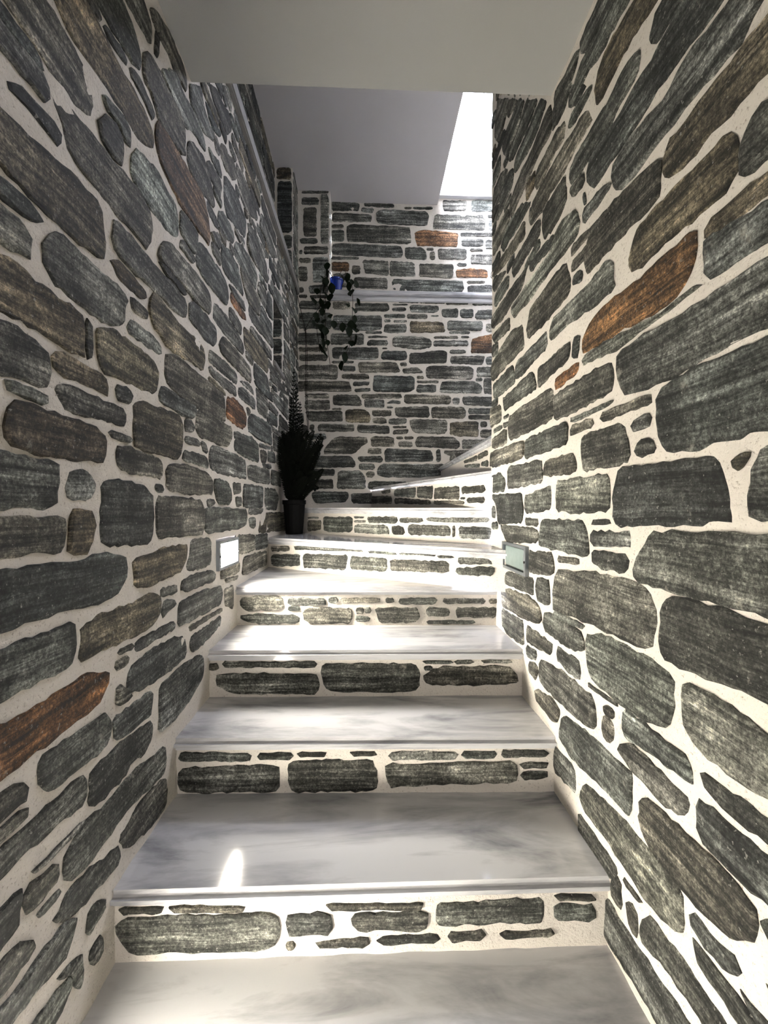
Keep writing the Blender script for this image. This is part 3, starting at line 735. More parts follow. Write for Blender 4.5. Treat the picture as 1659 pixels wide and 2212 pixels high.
n 560 -411 600 -411 598 -428 559 -430
g 637 -837 683 -837 679 -861 640 -859
b -1184 23 -1142 20 -1141 -4 -1179 -1
n 607 -581 650 -576 654 -599 606 -602
g -1182 -931 -1138 -932 -1141 -950 -1181 -952""",
 'right': """n 930 1233 880 1168 985 1151 1041 1156 1078 1157 1105 1198 1105 1215 1054 1226
n 871 1156 823 1093 906 1079 944 1086 995 1085 1071 1101 1104 1094 1153 1090 1167 1110 1146 1135 1104 1161 1041 1149 980 1142
n 1257 1224 1207 1223 1112 1212 1118 1185 1168 1163 1206 1158 1256 1167
b 888 1067 740 986 830 979 879 987 933 990 984 977 1022 975 1034 1027 1017 1059 990 1076 934 1070
d 724 965 672 899 763 892 790 896 822 902 826 929 819 953
n 864 944 861 900 882 895 923 890 972 878 1039 881 1102 876 1158 885 1170 936 1102 943 1011 943 942 937 914 954
d 659 881 597 801 683 794 716 805 756 797 806 805 836 796 886 796 931 791 982 789 1044 790 1075 833 1069 874 1010 878 932 871 865 883 814 872 793 893 763 890
n 651 781 576 774 540 728 604 715 616 699 638 695 662 701 688 700 710 705 739 702 771 700 798 700 843 700 902 694 935 704 955 739 946 775 903 782 844 778 785 765 752 782 716 789 681 780
b 526 679 525 609 611 608 629 604 652 607 682 611 709 602 754 607 784 612 791 658 781 678 739 677 704 684 670 684 634 680 604 686
n 793 667 798 643 795 595 872 595 952 594 1047 597 1065 588 1084 646 1057 681 967 696 861 681
b 639 583 629 558 625 510 652 491 684 491 737 495 809 496 878 491 893 519 875 578 810 582 747 580 689 582 659 581
n 525 566 524 484 619 492 624 506 619 538 604 568
b 524 463 524 437 631 440 688 442 692 463 658 470 606 474
n 523 419 523 368 624 372 683 373 691 417 688 442 631 434
R 707 473 703 436 732 386 793 377 895 389 980 395 1091 400 1086 439 1046 469 965 475 836 468 760 473
g 683 376 736 368 835 365 928 352 1028 366 1090 369 1081 390 980 386 895 381 788 367 719 379
n 523 352 522 252 623 253 693 243 781 239 894 241 928 282 928 344 835 347 736 345 657 347 608 347
d 522 237 520 103 622 108 662 101 780 101 801 142 801 224 735 235 656 240
n 520 90 519 -20 599 -18 599 27 591 66 580 88
b 631 74 600 83 606 68 624 56
d 919 86 833 85 673 84 651 76 640 23 627 -11 630 -19 691 -27 925 -40 943 -16 940 42
g 1238 77 1097 78 962 79 958 30 965 -8 1136 -14 1244 -8
n 1487 40 1276 68 1275 -5 1486 -19
n 1317 145 1138 151 1112 123 1117 94 1330 100
n 1664 161 1345 154 1344 83 1663 74
n 1900 142 1781 149 1708 113 1708 68 1914 68
d 1900 59 1523 54 1504 1 1513 -52 1804 -70 1818 9
n 1098 189 907 186 890 138 886 98 1079 95 1098 145
n 1149 222 1035 224 1035 201 1149 197
n 1149 243 942 245 963 238 1139 231
n 998 224 817 224 820 207 994 204
n 881 179 822 190 820 164 881 162
n 868 131 828 143 808 126 806 107 865 104
n 1489 242 1171 239 1165 180 1488 173
n 1916 251 1506 241 1497 178 1859 179 1930 194
n 1655 355 1472 367 1266 364 1253 302 1265 267 1506 264 1654 264
n 1259 331 1182 337 964 340 946 313 956 266 1089 259 1252 261
r 1253 379 1183 384 1110 390 1110 361 1241 348
n 1141 460 1106 461 1110 400 1145 405
n 1392 457 1162 461 1161 413 1376 392
n 1584 540 1307 552 1313 497 1584 477
n 1766 -72 1486 -68 1372 -72 1380 -114 1683 -139
n 1486 -38 1373 -35 1372 -59 1477 -61
g 1343 -38 1096 -33 1068 -51 1049 -115 1077 -125 1178 -124 1364 -125
n 1041 -32 953 -27 953 -37 1041 -43
n 1037 -59 882 -52 885 -84 1041 -91
n 1036 -105 904 -102 891 -110 897 -141 960 -144 1036 -141
n 820 -49 732 -42 519 -38 518 -149 690 -154 768 -153 872 -154 872 -112 826 -69
n 1230 -143 1100 -135 1100 -150 1230 -159
n 1451 -149 1261 -138 1248 -197 1314 -213 1450 -222
n 1871 543 1617 550 1593 473 1705 472 1864 479
n 1748 449 1598 455 1419 461 1390 394 1433 395 1597 395 1731 393
n 1915 446 1770 434 1752 364 1914 363
n 1731 373 1664 372 1664 359 1725 361
n 1863 346 1747 345 1747 331 1863 327
n 1730 345 1663 342 1663 326 1725 327
n 1882 308 1683 318 1688 257 1888 264
n 1513 659 1496 572 1617 570 1890 564 1910 634 1749 667 1628 683
n 1443 680 1190 694 1150 615 1169 590 1242 584 1325 581 1465 586 1480 621 1450 663
n 1288 554 1271 570 1164 569 1053 566 958 579 948 509 944 490 1014 497 1094 503 1189 510 1282 504 1300 536
d 1141 625 1096 625 1087 592 1140 603
n 1151 672 1062 668 1070 643 1109 639 1145 639
n 1146 710 1083 704 1016 695 966 691 940 682 980 675 1042 684 1096 688 1151 685
g 1255 776 1244 816 1191 817 1115 795 1101 728 1165 722 1272 726 1365 719 1466 713 1619 726 1638 773 1530 775 1436 779 1366 779 1290 777
d 1261 817 1255 781 1302 790 1366 801 1436 802 1452 827 1373 835
n 1367 877 1360 837 1437 844 1490 837 1498 812 1498 859
d 1367 939 1354 879 1467 882 1531 881 1620 874 1639 926 1584 939 1468 940
d 1192 941 1177 866 1212 851 1267 836 1340 847 1350 893 1344 942 1328 947 1246 938
n 1438 1024 1335 983 1341 948 1409 953 1453 974 1453 1011
n 1500 1022 1491 964 1602 975 1699 986 1809 1003 1881 1028 1753 1037 1603 1019
n 1533 1102 1439 1043 1500 1040 1621 1043 1742 1048 1764 1093 1660 1120
n 1671 1183 1660 1124 1764 1103 1882 1113 1883 1195 1765 1197
n 1777 1275 1896 1266 1897 1337
n 1668 916 1658 871 1751 871 1855 875 1856 922 1774 938
n 1648 853 1506 846 1482 844 1506 798 1610 789 1750 778 1892 799 1893 847 1762 849
n 1699 956 1763 943 1856 944 1894 986 1869 1017
n 1657 750 1647 696 1842 720 1892 761 1807 763
n 1815 1748 1664 1602 1715 1569 1768 1545 1802 1546 1862 1626 1838 1691 1827 1752
n 1655 1592 1571 1513 1625 1517 1684 1551 1705 1603
n 1562 1505 1504 1449 1545 1418 1606 1417 1663 1408 1703 1408 1756 1480 1714 1512 1635 1506
n 1488 1431 1384 1336 1441 1325 1519 1330 1578 1332 1614 1330 1672 1364 1653 1400 1561 1397
n 1371 1320 1307 1262 1357 1248 1397 1236 1463 1235 1535 1247 1605 1265 1605 1310 1527 1313 1441 1313
n 1294 1235 1276 1175 1282 1135 1369 1152 1425 1148 1469 1131 1559 1132 1641 1120 1671 1179 1604 1212 1518 1222 1425 1210 1357 1222
n 1872 1400 1778 1400 1682 1352 1702 1301 1788 1296 1871 1282 1897 1337
n 1672 1324 1614 1298 1614 1241 1701 1234 1811 1227 1834 1250 1744 1288
n 1270 1195 1221 1202 1205 1210 1150 1156 1169 1145 1189 1127 1231 1127 1264 1130 1276 1160
d 1141 1147 1070 1077 1100 1076 1140 1081 1169 1111 1164 1141
n 1145 1072 1070 1065 1042 1045 1078 1036 1117 1036 1163 1044 1168 1060
n 1194 1091 1198 1044 1247 1056 1287 1043 1336 1046 1396 1045 1403 1098 1343 1109 1275 1110 1247 1115
n 1049 970 1061 960 1107 962 1163 958 1203 953 1274 958 1341 955 1423 968 1446 1011 1402 1034 1305 1037 1214 1038 1144 1024 1078 1021
n 1162 878 1089 869 1085 835 1143 843
d 1084 816 1072 779 1080 776 1089 802
n 1088 752 1080 768 1009 764 960 749 967 737 1005 735 1055 736 1084 730
n 1682 -254 1409 -235 1401 -292 1467 -296 1693 -303
n 1386 -231 1287 -220 1279 -298 1341 -306 1386 -298
n 1224 -183 1040 -160 924 -155 830 -158 803 -182 807 -280 889 -288 1022 -289 1247 -302 1242 -240
d 773 -172 740 -160 653 -160 518 -167 517 -272 618 -274 709 -285 787 -280 787 -213
n 1764 -331 1466 -305 1355 -315 1340 -371 1483 -397 1751 -406
n 1739 -418 1501 -408 1491 -491 1680 -508 1751 -483
n 1247 -304 1066 -301 1084 -316 1247 -323
n 1326 -338 1273 -319 1075 -327 1079 -376 1176 -389 1326 -385
n 1465 -411 1259 -410 1271 -448 1465 -469
n 1234 -407 1093 -405 1088 -456 1175 -456 1234 -445
n 1465 -482 1384 -474 1384 -505 1465 -521
n 1448 -528 1368 -517 1376 -569 1431 -566
n 1354 -488 1175 -466 1020 -469 1011 -546 1082 -555 1245 -565 1353 -560
g 1065 -329 1005 -300 889 -299 748 -303 761 -411 857 -434 1038 -427 1056 -382
n 1055 -443 921 -437 928 -445 1046 -449
g 730 -319 717 -304 651 -300 516 -326 516 -401 617 -413 703 -409 734 -373
n 980 -464 942 -460 942 -480 976 -484
n 987 -499 964 -483 935 -493 949 -539 987 -547
g 908 -439 828 -435 711 -436 699 -476 751 -479 907 -499
n 920 -523 887 -501 707 -503 723 -547 784 -560 913 -544
n 1398 -603 1245 -571 1208 -592 1232 -641 1310 -640 1390 -636
g 1208 -618 1174 -586 1082 -574 920 -564 868 -564 873 -653 1002 -667 1130 -685 1220 -673
n 1244 -713 1120 -699 1109 -766 1243 -785
g 1093 -749 1065 -705 942 -683 848 -679 732 -679 725 -697 731 -768 821 -789 941 -777 1085 -781
n 844 -611 832 -579 747 -572 683 -569 605 -570 584 -580 582 -619 628 -665 712 -683 798 -678 848 -657
n 696 -496 684 -488 515 -485 514 -545 617 -558 692 -555
n 687 -439 515 -433 515 -460 630 -475 684 -461
n 712 -697 654 -691 608 -682 620 -718 664 -729 709 -723
n 576 -576 508 -573 508 -596 574 -599
n 1100 -805 1017 -805 919 -807 946 -855 968 -852 1099 -864
n 904 -806 838 -802 843 -811 899 -816
n 889 -846 860 -835 851 -849 851 -892 869 -899 888 -876
n 951 -860 914 -817 903 -885 940 -888
n 991 -935 968 -910 874 -907 780 -900 643 -895 706 -982 863 -993 973 -1001
n 838 -842 809 -805 745 -804 681 -800 579 -808 616 -861 781 -860 837 -884
n 706 -744 681 -742 615 -736 525 -739 556 -780 696 -770
n 615 -725 513 -710 512 -749 535 -752
n 577 -668 493 -655 493 -692
d 1437 1985 1805 1984 1803 1915 1434 1914
b 1477 1824 1844 1823 1845 1752 1475 1752
n 1456 1905 1828 1908 1828 1837 1452 1835
n 1392 1725 1684 1724 1685 1623 1392 1622
n 1382 1606 1615 1603 1616 1553 1385 1552
d 1722 1545 1897 1547 1896 1503 1724 1502
d 1386 1547 1555 1545 1558 1502 1384 1506
n 1776 1485 1883 1484 1886 1417 1776 1417
d 1777 1086 1888 1085 1884 1046 1772 1047
b 1386 1497 1497 1496 1497 1457 1382 1452
n 1812 1977 1897 1975 1897 1927 1814 1923
n 1385 1797 1466 1798 1464 1743 1387 1745
b 1404 1126 1483 1128 1486 1072 1407 1077
n 1644 1226 1727 1223 1725 1197 1643 1194
d 1604 968 1685 966 1688 934 1606 935
g 1382 1446 1465 1443 1467 1415 1384 1417
b 1693 1743 1776 1745 1775 1717 1697 1715
n 1842 1887 1894 1886 1896 1832 1843 1836
n 1845 1735 1896 1733 1897 1687 1843 1684
n 1832 1256 1883 1253 1887 1205 1833 1207
d 1676 1407 1725 1408 1727 1376 1674 1372
b 1844 1587 1895 1585 1896 1557 1846 1553
n 1804 714 1887 718 1884 667 1803 663
d 1804 476 1887 476 1883 445 1802 442
n 1803 -62 1885 -65 1887 -95 1803 -93
n 1835 5 1887 5 1887 -45 1837 -46
b -1172 -963 -902 -963 -902 -1019 -1172 -1019
n -878 -963 -723 -963 -723 -1019 -878 -1019
b -699 -963 -348 -963 -348 -1019 -699 -1019
n -324 -963 -57 -963 -57 -1019 -324 -1019
d -33 -963 180 -963 180 -1019 -33 -1019
n 204 -963 583 -963 583 -1019 204 -1019
n -1184 -821 -970 -821 -970 -941 -1184 -941
n -946 -821 -662 -821 -662 -941 -946 -941
d -638 -821 -265 -821 -265 -941 -638 -941
n -241 -821 -24 -821 -24 -941 -241 -941
d 0 -821 172 -821 172 -941 0 -941
n 196 -821 502 -821 502 -941 196 -941
n -1154 -714 -991 -714 -991 -799 -1154 -799
d -967 -714 -795 -714 -795 -799 -967 -799
n -771 -714 -461 -714 -461 -799 -771 -799
n -437 -714 -304 -714 -304 -799 -437 -799
b -280 -714 -146 -714 -146 -799 -280 -799
n -122 -714 33 -714 33 -799 -122 -799
n 57 -714 443 -714 443 -799 57 -799
n -1152 -640 -908 -640 -908 -692 -1152 -692
d -884 -640 -492 -640 -492 -692 -884 -692
n -468 -640 -225 -640 -225 -692 -468 -692
n -201 -640 189 -640 189 -692 -201 -692
b 313 -640 437 -640 437 -692 313 -692
n -1165 -571 -797 -571 -797 -618 -1165 -618
n -773 -571 -479 -571 -479 -618 -773 -618
n -455 -571 -285 -571 -285 -618 -455 -618
n -261 -571 -21 -571 -21 -618 -261 -618
d 3 -571 392 -571 392 -618 3 -618
n -1149 -475 -987 -475 -987 -549 -1149 -549
d -963 -475 -655 -475 -655 -549 -963 -549
n -631 -475 -503 -475 -503 -549 -631 -549
n -479 -475 -301 -475 -301 -549 -479 -549
n -277 -475 -56 -475 -56 -549 -277 -549
n -32 -475 226 -475 226 -549 -32 -549
n 300 -475 454 -475 454 -549 300 -549
d -1147 -333 -919 -333 -919 -453 -1147 -453
n -895 -333 -692 -333 -692 -453 -895 -453
n -668 -333 -333 -333 -333 -453 -668 -453
d -309 -333 58 -333 58 -453 -309 -453
n 82 -333 402 -333 402 -453 82 -453
n -1110 -218 -930 -218 -930 -311 -1110 -311
n -906 -218 -645 -218 -645 -311 -906 -311
n -621 -218 -246 -218 -246 -311 -621 -311
n -222 -218 17 -218 17 -311 -222 -311
n 41 -218 306 -218 306 -311 41 -311
b -1126 -115 -780 -115 -780 -196 -1126 -196
b -756 -115 -376 -115 -376 -196 -756 -196
n -352 -115 37 -115 37 -196 -352 -196
n 61 -115 186 -115 186 -196 61 -196
d 260 -115 498 -115 498 -196 260 -196
n -1121 16 -995 16 -995 -93 -1121 -93
n -971 16 -824 16 -824 -93 -971 -93
d -800 16 -478 16 -478 -93 -800 -93
n -454 16 -270 16 -270 -93 -454 -93
n -246 16 3 16 3 -93 -246 -93
n 27 16 293 16 293 -93 27 -93
d -1182 157 -848 157 -848 38 -1182 38
n -824 157 -689 157 -689 38 -824 38
d -665 157 -349 157 -349 38 -665 38
b -325 157 -195 157 -195 38 -325 38
n -171 157 150 157 150 38 -171 38
n 174 157 393 157 393 38 174 38
d -1145 303 -789 303 -789 179 -1145 179
n -765 303 -579 303 -579 179 -765 179
n -555 303 -279 303 -279 179 -555 179
n -255 303 -65 303 -65 179 -255 179
d -41 303 268 303 268 179 -41 179
n 292 303 501 303 501 179 292 179
d -1185 436 -927 436 -927 325 -1185 325
d -903 436 -599 436 -599 325 -903 325
b -575 436 -277 436 -277 325 -575 325
n -253 436 -135 436 -135 325 -253 325
b -111 436 79 436 79 325 -111 325
b 103 436 274 436 274 325 103 325
b 348 436 496 436 496 325 348 325
d -1115 511 -738 511 -738 458 -1115 458
b -714 511 -545 511 -545 458 -714 458
d -521 511 -254 511 -254 458 -521 458
b -230 511 150 511 150 458 -230 458
n 174 511 380 511 380 458 174 458
d -1142 633 -951 633 -951 533 -1142 533
n -927 633 -602 633 -602 533 -927 533
d -578 633 -434 633 -434 533 -578 533
n -410 633 -209 633 -209 533 -410 533
d -185 633 -67 633 -67 533 -185 533
n -43 633 180 633 180 533 -43 533
b 354 633 480 633 480 533 354 533
d -1112 724 -720 724 -720 655 -1112 655
n -696 724 -564 724 -564 655 -696 655
d -540 724 -319 724 -319 655 -540 655
n -295 724 19 724 19 655 -295 655
b 43 724 271 724 271 655 43 655
n -1117 828 -844 828 -844 746 -1117 746
n -820 828 -451 828 -451 746 -820 746
n -427 828 -112 828 -112 746 -427 746
b -88 828 203 828 203 746 -88 746
n 227 828 400 828 400 746 227 746
d -1144 969 -781 969 -781 850 -1144 850
b -757 969 -396 969 -396 850 -757 850
n -372 969 -185 969 -185 850 -372 850
n -161 969 28 969 28 850 -161 850
n 52 969 264 969 264 850 52 850
b 288 969 564 969 564 850 288 850
n -1140 1090 -976 1090 -976 991 -1140 991
n -952 1090 -599 1090 -599 991 -952 991
d -575 1090 -214 1090 -214 991 -575 991
d -190 1090 116 1090 116 991 -190 991
b 140 1090 275 1090 275 991 140 991
n 299 1090 608 1090 608 991 299 991
n -1103 1199 -948 1199 -948 1112 -1103 1112
n -924 1199 -742 1199 -742 1112 -924 1112
n -718 1199 -499 1199 -499 1112 -718 1112
b -475 1199 -338 1199 -338 1112 -475 1112
n -314 1199 -126 1199 -126 1112 -314 1112
b -102 1199 266 1199 266 1112 -102 1112
d 290 1199 644 1199 644 1112 290 1112
n -1129 1317 -995 1317 -995 1221 -1129 1221
n -971 1317 -586 1317 -586 1221 -971 1221
n -562 1317 -441 1317 -441 1221 -562 1221
d -417 1317 -212 1317 -212 1221 -417 1221
d -188 1317 20 1317 20 1221 -188 1221
n 44 1317 370 1317 370 1221 44 1221
n 394 1317 549 1317 549 1221 394 1221
n 573 1317 856 1317 856 1221 573 1221
n -1119 1349 -951 1349 -951 1339 -1119 1339
n -927 1349 -601 1349 -601 1339 -927 1339
n -577 1349 -372 1349 -372 1339 -577 1339
n -348 1349 11 1349 11 1339 -348 1339
n 35 1349 372 1349 372 1339 35 1339
n 396 1349 746 1349 746 1339 396 1339
n 820 1349 1066 1349 1066 1339 820 1339
n 1392 1905 1446 1905 1447 1852 1395 1857
d 1386 1848 1438 1845 1433 1813 1387 1817
b 289 742 511 744 512 670 288 666
g 651 1208 868 1213 870 1167 647 1170
g 620 1083 781 1081 783 1019 622 1019
n 298 -47 461 -52 463 -109 301 -112
b 319 -240 478 -239 480 -301 318 -303
n 338 28 503 30 502 -29 336 -29
n 420 840 580 844 580 777 416 782
n 648 1143 811 1140 814 1112 650 1107
d 409 163 509 163 509 100 408 101
n 197 633 300 633 299 571 197 567
b 519 -881 620 -877 622 -941 520 -941
n 392 520 491 521 492 456 391 460
n 571 963 669 962 669 899 572 897
d 200 -641 299 -641 300 -702 198 -698
n 401 -558 499 -562 503 -618 399 -621
n 410 -358 511 -358 509 -420 411 -418
b 197 552 301 553 302 519 198 520
n 597 -989 703 -988 703 -1023 600 -1018
n 400 79 501 80 499 52 400 50
n -1191 738 -1119 740 -1120 699 -1193 699
b -1179 1172 -1111 1174 -1106 1131 -1179 1129
n -1193 -280 -1120 -281 -1120 -322 -1190 -318
d -1192 682 -1117 684 -1120 640 -1189 638
d 451 -760 520 -762 521 -801 448 -802
n -1190 -217 -1117 -221 -1117 -262 -1190 -258
g 428 -451 502 -447 504 -472 426 -468
n 657 999 734 999 734 981 656 976
g 519 -836 588 -838 594 -863 518 -862
b 428 -318 503 -320 499 -344 431 -340
n -1193 1213 -1121 1210 -1117 1187 -1189 1191
d -1171 29 -1128 33 -1128 -12 -1171 -13
g 251 -478 294 -477 289 -521 251 -519
n 462 -697 500 -697 503 -739 458 -739
n -1193 599 -1151 603 -1146 561 -1190 561
n -1181 -49 -1139 -50 -1141 -90 -1182 -90
g -1188 -128 -1148 -128 -1152 -170 -1190 -169
d 287 432 329 434 331 391 287 388
n 198 -157 241 -158 243 -203 196 -201
b -1192 1009 -1151 1009 -1151 967 -1193 969
n -1191 532 -1147 531 -1148 488 -1193 492
b -1189 1083 -1146 1080 -1148 1036 -1189 1040
d -1170 812 -1129 810 -1130 769 -1168 767
n 200 -97 241 -101 243 -142 202 -138
n 290 349 330 351 333 307 289 310
b -1193 889 -1150 893 -1149 850 -1188 852
g 462 -489 501 -491 504 -532 457 -532
n -1191 950 -1150 953 -1150 908 -1192 907
b 590 881 630 881 629 858 586 856
n -1180 1252 -1141 1250 -1141 1229 -1182 1230
d -1189 471 -1150 472 -1150 448 -1189 447
n 488 604 528 599 529 578 491 578
b 499 -279 539 -282 540 -303 502 -300
g 247 -537 288 -538 292 -561 249 -561
d 802 1081 844 1081 844 1058 797 1056
n 870 1250 909 1250 912 1230 870 1227
n 722 -999 761 -1000 764 -1018 719 -1018""",
 'backup': """n -296 2587 -68 2583 -63 2516 -297 2510
n -32 2584 229 2581 234 2550 -16 2554
n -53 2542 56 2540 56 2504 -48 2504
n 318 2560 380 2562 381 2544 318 2542
n 386 2560 564 2565 559 2544 391 2541
n -291 2494 41 2488 36 2426 -291 2417
n 77 2510 129 2532 517 2527 528 2491 517 2402 129 2410 82 2427
n -297 2396 -198 2399 -198 2366 -297 2363
n -297 2350 -195 2352 -195 2256 -297 2254
n -172 2379 -152 2402 370 2388 375 2248 161 2248 -173 2255
n -302 2231 -255 2243 297 2225 305 2137 255 2125 -302 2143
r 402 2352 496 2370 781 2351 771 2236 423 2233
n 803 2300 994 2305 1004 2263 989 2242 808 2237
n 1015 2295 1122 2297 1122 2224 1015 2221
n 797 2352 1121 2360 1122 2331 797 2323
n 643 2624 850 2630 850 2541 654 2536
n 892 2631 1121 2638 1121 2543 892 2537
n 643 2692 1121 2706 1121 2664 643 2650
n 580 2503 1020 2509 1015 2378 559 2382
n 1036 2515 1121 2517 1121 2486 1036 2484
n 1047 2463 1121 2465 1121 2381 1047 2379
n 318 2205 344 2221 475 2219 507 2167 507 2115 328 2122
n 507 2220 570 2221 570 2195 507 2193
n 533 2184 581 2185 581 2117 533 2116
n 602 2211 850 2217 851 2128 612 2123
n 882 2218 994 2221 994 2200 882 2197
n 888 2166 1069 2181 1122 2150 1122 2087 888 2093
n -302 2123 -69 2128 -69 2107 -302 2102
n -38 2103 182 2097 187 1978 -17 1989
n 194 2098 402 2092 412 1972 194 1973
n 444 2083 739 2084 734 1974 708 1963 444 1973
n 771 2095 856 2097 856 2071 771 2069
r 761 2037 888 2051 1032 2043 1037 1975 761 1975
n 1058 2034 1122 2035 1122 1972 1058 1971
r -297 2081 -152 2079 -152 2007 -297 2004
n -126 2054 -58 2056 -58 1983 -126 1982
n -110 1956 171 1952 176 1858 -110 1868
n -287 1983 -142 1987 -142 1935 -287 1932
n -287 1916 -131 1919 -131 1873 -287 1870
n 208 1947 824 1945 830 1851 339 1830 213 1859
n 856 1945 1016 1949 1016 1928 856 1924
n 862 1904 1069 1913 1123 1841 862 1835""",
 'back': """n -536 2581 -312 2588 -312 2568 -536 2561
n -531 2525 -391 2529 -392 2474 -531 2470
n -516 2446 -412 2448 -412 2214 -517 2212
n -376 2554 -315 2556 -315 2157 -377 2155
n -546 2196 -402 2200 -402 2160 -546 2156
n -512 2132 -319 2137 -319 2077 -512 2072
n -552 2101 -527 2102 -527 2072 -552 2071
n -552 2037 -457 2039 -457 1999 -552 1997
n -442 2044 -319 2047 -319 1847 -442 1845
n -557 1967 -487 1968 -487 1854 -557 1852
n -557 1802 -517 1803 -517 1758 -557 1757
n -477 1814 -316 1827 -316 1757 -472 1754
n -557 1742 -487 1744 -488 1714 -557 1712
n -468 1739 -316 1742 -316 1717 -468 1714
n -552 1688 -313 1692 -313 1627 -552 1623
n -558 1593 -293 1597 -293 1467 -558 1463
n -278 1688 -137 1691 -137 1630 -278 1628
n 54 1712 226 1716 226 1706 54 1702
n 257 1705 429 1708 430 1691 257 1688
n 440 1702 649 1706 649 1690 440 1686
n 654 1708 839 1711 839 1684 654 1680
n 870 1705 1086 1709 1086 1683 870 1679
n -97 1681 176 1681 186 1646 166 1616 -97 1616
n 211 1679 338 1681 338 1669 211 1667
n 206 1649 323 1651 323 1621 206 1619
n 348 1659 389 1675 593 1669 588 1623 552 1611 358 1614
n 613 1644 757 1652 757 1576 624 1579
n 772 1647 880 1649 880 1578 772 1576
n 895 1609 931 1645 1086 1648 1086 1571 901 1568
n 140 1595 313 1598 313 1566 140 1563
n 328 1597 501 1600 501 1563 328 1560
n 140 1550 196 1551 196 1528 140 1527
n 216 1546 328 1548 328 1528 216 1526
n 526 1592 593 1593 593 1581 526 1580
n -278 1578 120 1580 125 1474 64 1458 -278 1457
n 140 1510 323 1513 328 1457 308 1442 140 1444
b 353 1538 629 1538 649 1452 358 1443
n 665 1549 957 1549 963 1493 942 1472 665 1473
n 988 1529 1086 1531 1087 1465 989 1463
n 675 1463 855 1466 855 1444 675 1441
n 552 1420 757 1424 757 1403 552 1400
n 778 1424 850 1425 850 1410 778 1409
n -16 1450 125 1452 125 1434 -16 1432
n 4 1407 74 1418 176 1409 166 1402 4 1397
n -563 1428 -328 1432 -328 1336 -563 1333
n -298 1427 -26 1431 -27 1341 -298 1337
n -1 1351 14 1380 171 1382 171 1339 -1 1336
n 206 1395 247 1414 471 1414 537 1385 537 1329 430 1307 216 1329
n 547 1385 839 1389 845 1344 547 1337
r 870 1405 1035 1443 1087 1439 1087 1286 860 1288
n -288 1317 95 1317 95 1232 24 1219 -288 1226
n 125 1318 166 1319 166 1308 125 1308
n -558 1313 -328 1316 -328 1281 -558 1278
d 115 1272 145 1293 328 1294 328 1225 277 1214 120 1224
d 348 1281 430 1277 532 1299 660 1301 660 1199 348 1190
n 685 1309 819 1311 819 1280 685 1279
n 691 1255 979 1264 974 1224 953 1188 691 1194
n 989 1259 1087 1261 1087 1195 989 1193
n -553 1253 -323 1256 -323 1206 -553 1203
n -288 1204 -107 1207 -107 1189 -288 1186
n -563 1150 -533 1168 -243 1172 -240 1057 -559 1053
n -198 1165 -102 1166 -92 1131 -107 1123 -208 1125
n -72 1197 247 1201 277 1116 -67 1112
n 272 1202 328 1202 328 1172 272 1171
n 289 1151 420 1160 471 1116 298 1111
n 486 1149 512 1175 860 1174 886 1144 881 1078 861 1067 491 1073
n 912 1170 1087 1172 1088 1090 912 1088
n -208 1085 -188 1100 4 1100 24 1077 4 1057 -208 1060
n -569 1035 -148 1040 -128 990 -133 958 -569 953
n -117 1035 24 1037 14 1012 -112 1000
n -102 980 24 987 29 959 -102 952
d 54 1083 79 1091 389 1087 394 986 359 955 64 957 49 982
n 410 1089 471 1090 471 1068 410 1067
n 408 1051 594 1053 594 1034 408 1031
n 410 1016 573 1018 573 957 410 956
n 604 998 624 1049 881 1052 959 1017 954 951 604 953
n 902 1081 958 1082 959 1053 902 1052
n 969 1079 1088 1080 1088 947 969 946
n -509 934 -309 936 -309 900 -509 898
n -509 880 -304 883 -304 807 -509 805
n -284 918 -238 930 -77 928 -47 880 -42 840 -279 843
n -47 935 287 939 288 904 -47 900
n -22 895 145 892 140 826 -22 825
n 155 862 196 888 277 883 272 858
n 161 839 216 839 216 822 161 821
n 303 929 328 939 696 933 698 867 666 857 308 863
n 707 913 773 914 768 858 717 857
n 789 919 820 924 1088 927 1088 845 799 858
n -289 819 -208 820 -208 803 -289 802
n -509 790 -203 798 -198 712 -469 705
b -178 808 -17 815 24 780 29 704 -148 700 -178 718
n 39 805 201 807 201 756 39 755
n 227 832 512 840 517 749 247 751 227 792
n 532 830 563 840 809 838 825 787 810 741 532 744
n 840 826 1088 828 1088 784 840 782
n 841 772 1088 774 1089 738 841 736
n 44 740 155 746 166 700 145 695 49 697
n 181 736 323 740 328 701 298 689 181 688
n -399 686 -108 686 -103 637 -123 627 -404 627
n -469 685 -429 685 -439 630 -469 635
n -82 683 186 675 186 614 166 609 -77 622
n 211 677 328 678 328 659 211 658
n 211 635 257 650 344 651 339 620 288 605 211 609
n 349 727 389 734 666 729 661 617 584 610 390 621 359 671
b 686 709 923 721 929 594 748 593 686 607
n 944 718 1001 719 1001 671 944 670
n 944 650 1089 651 1089 585 944 584
n -464 607 -334 608 -334 563 -465 562
n -470 544 -369 540 -385 454 -450 454
n -364 444 -339 505 -259 586 3 583 8 532 -37 517 -98 446
n 29 583 84 590 216 584 227 528 216 508 34 505
n 242 589 298 590 298 567 242 567
n 308 590 384 590 384 568 308 567
n 257 544 277 551 374 544 374 504 262 506
n 400 570 430 593 728 587 769 542 769 491 635 492 400 509
n 789 567 1006 569 1006 492 790 491
n 8 492 120 492 120 445 8 444
d -440 424 -138 430 -98 375 -93 334 -440 328
n -77 425 125 426 130 386 115 374 -67 380
n 145 477 166 489 543 479 548 383 145 381
n 574 485 610 485 610 383 574 383
n 630 475 944 482 945 389 635 388
n -67 363 64 363 64 315 -67 314
n -480 318 -264 319 -264 263 -480 263
n -239 288 -219 306 -47 304 -12 244 -12 158 -249 157
n -7 299 59 300 59 252 -7 252
n 79 305 105 355 155 364 656 363 656 276 431 250 125 254 79 274
n -480 232 -279 233 -279 157 -480 157
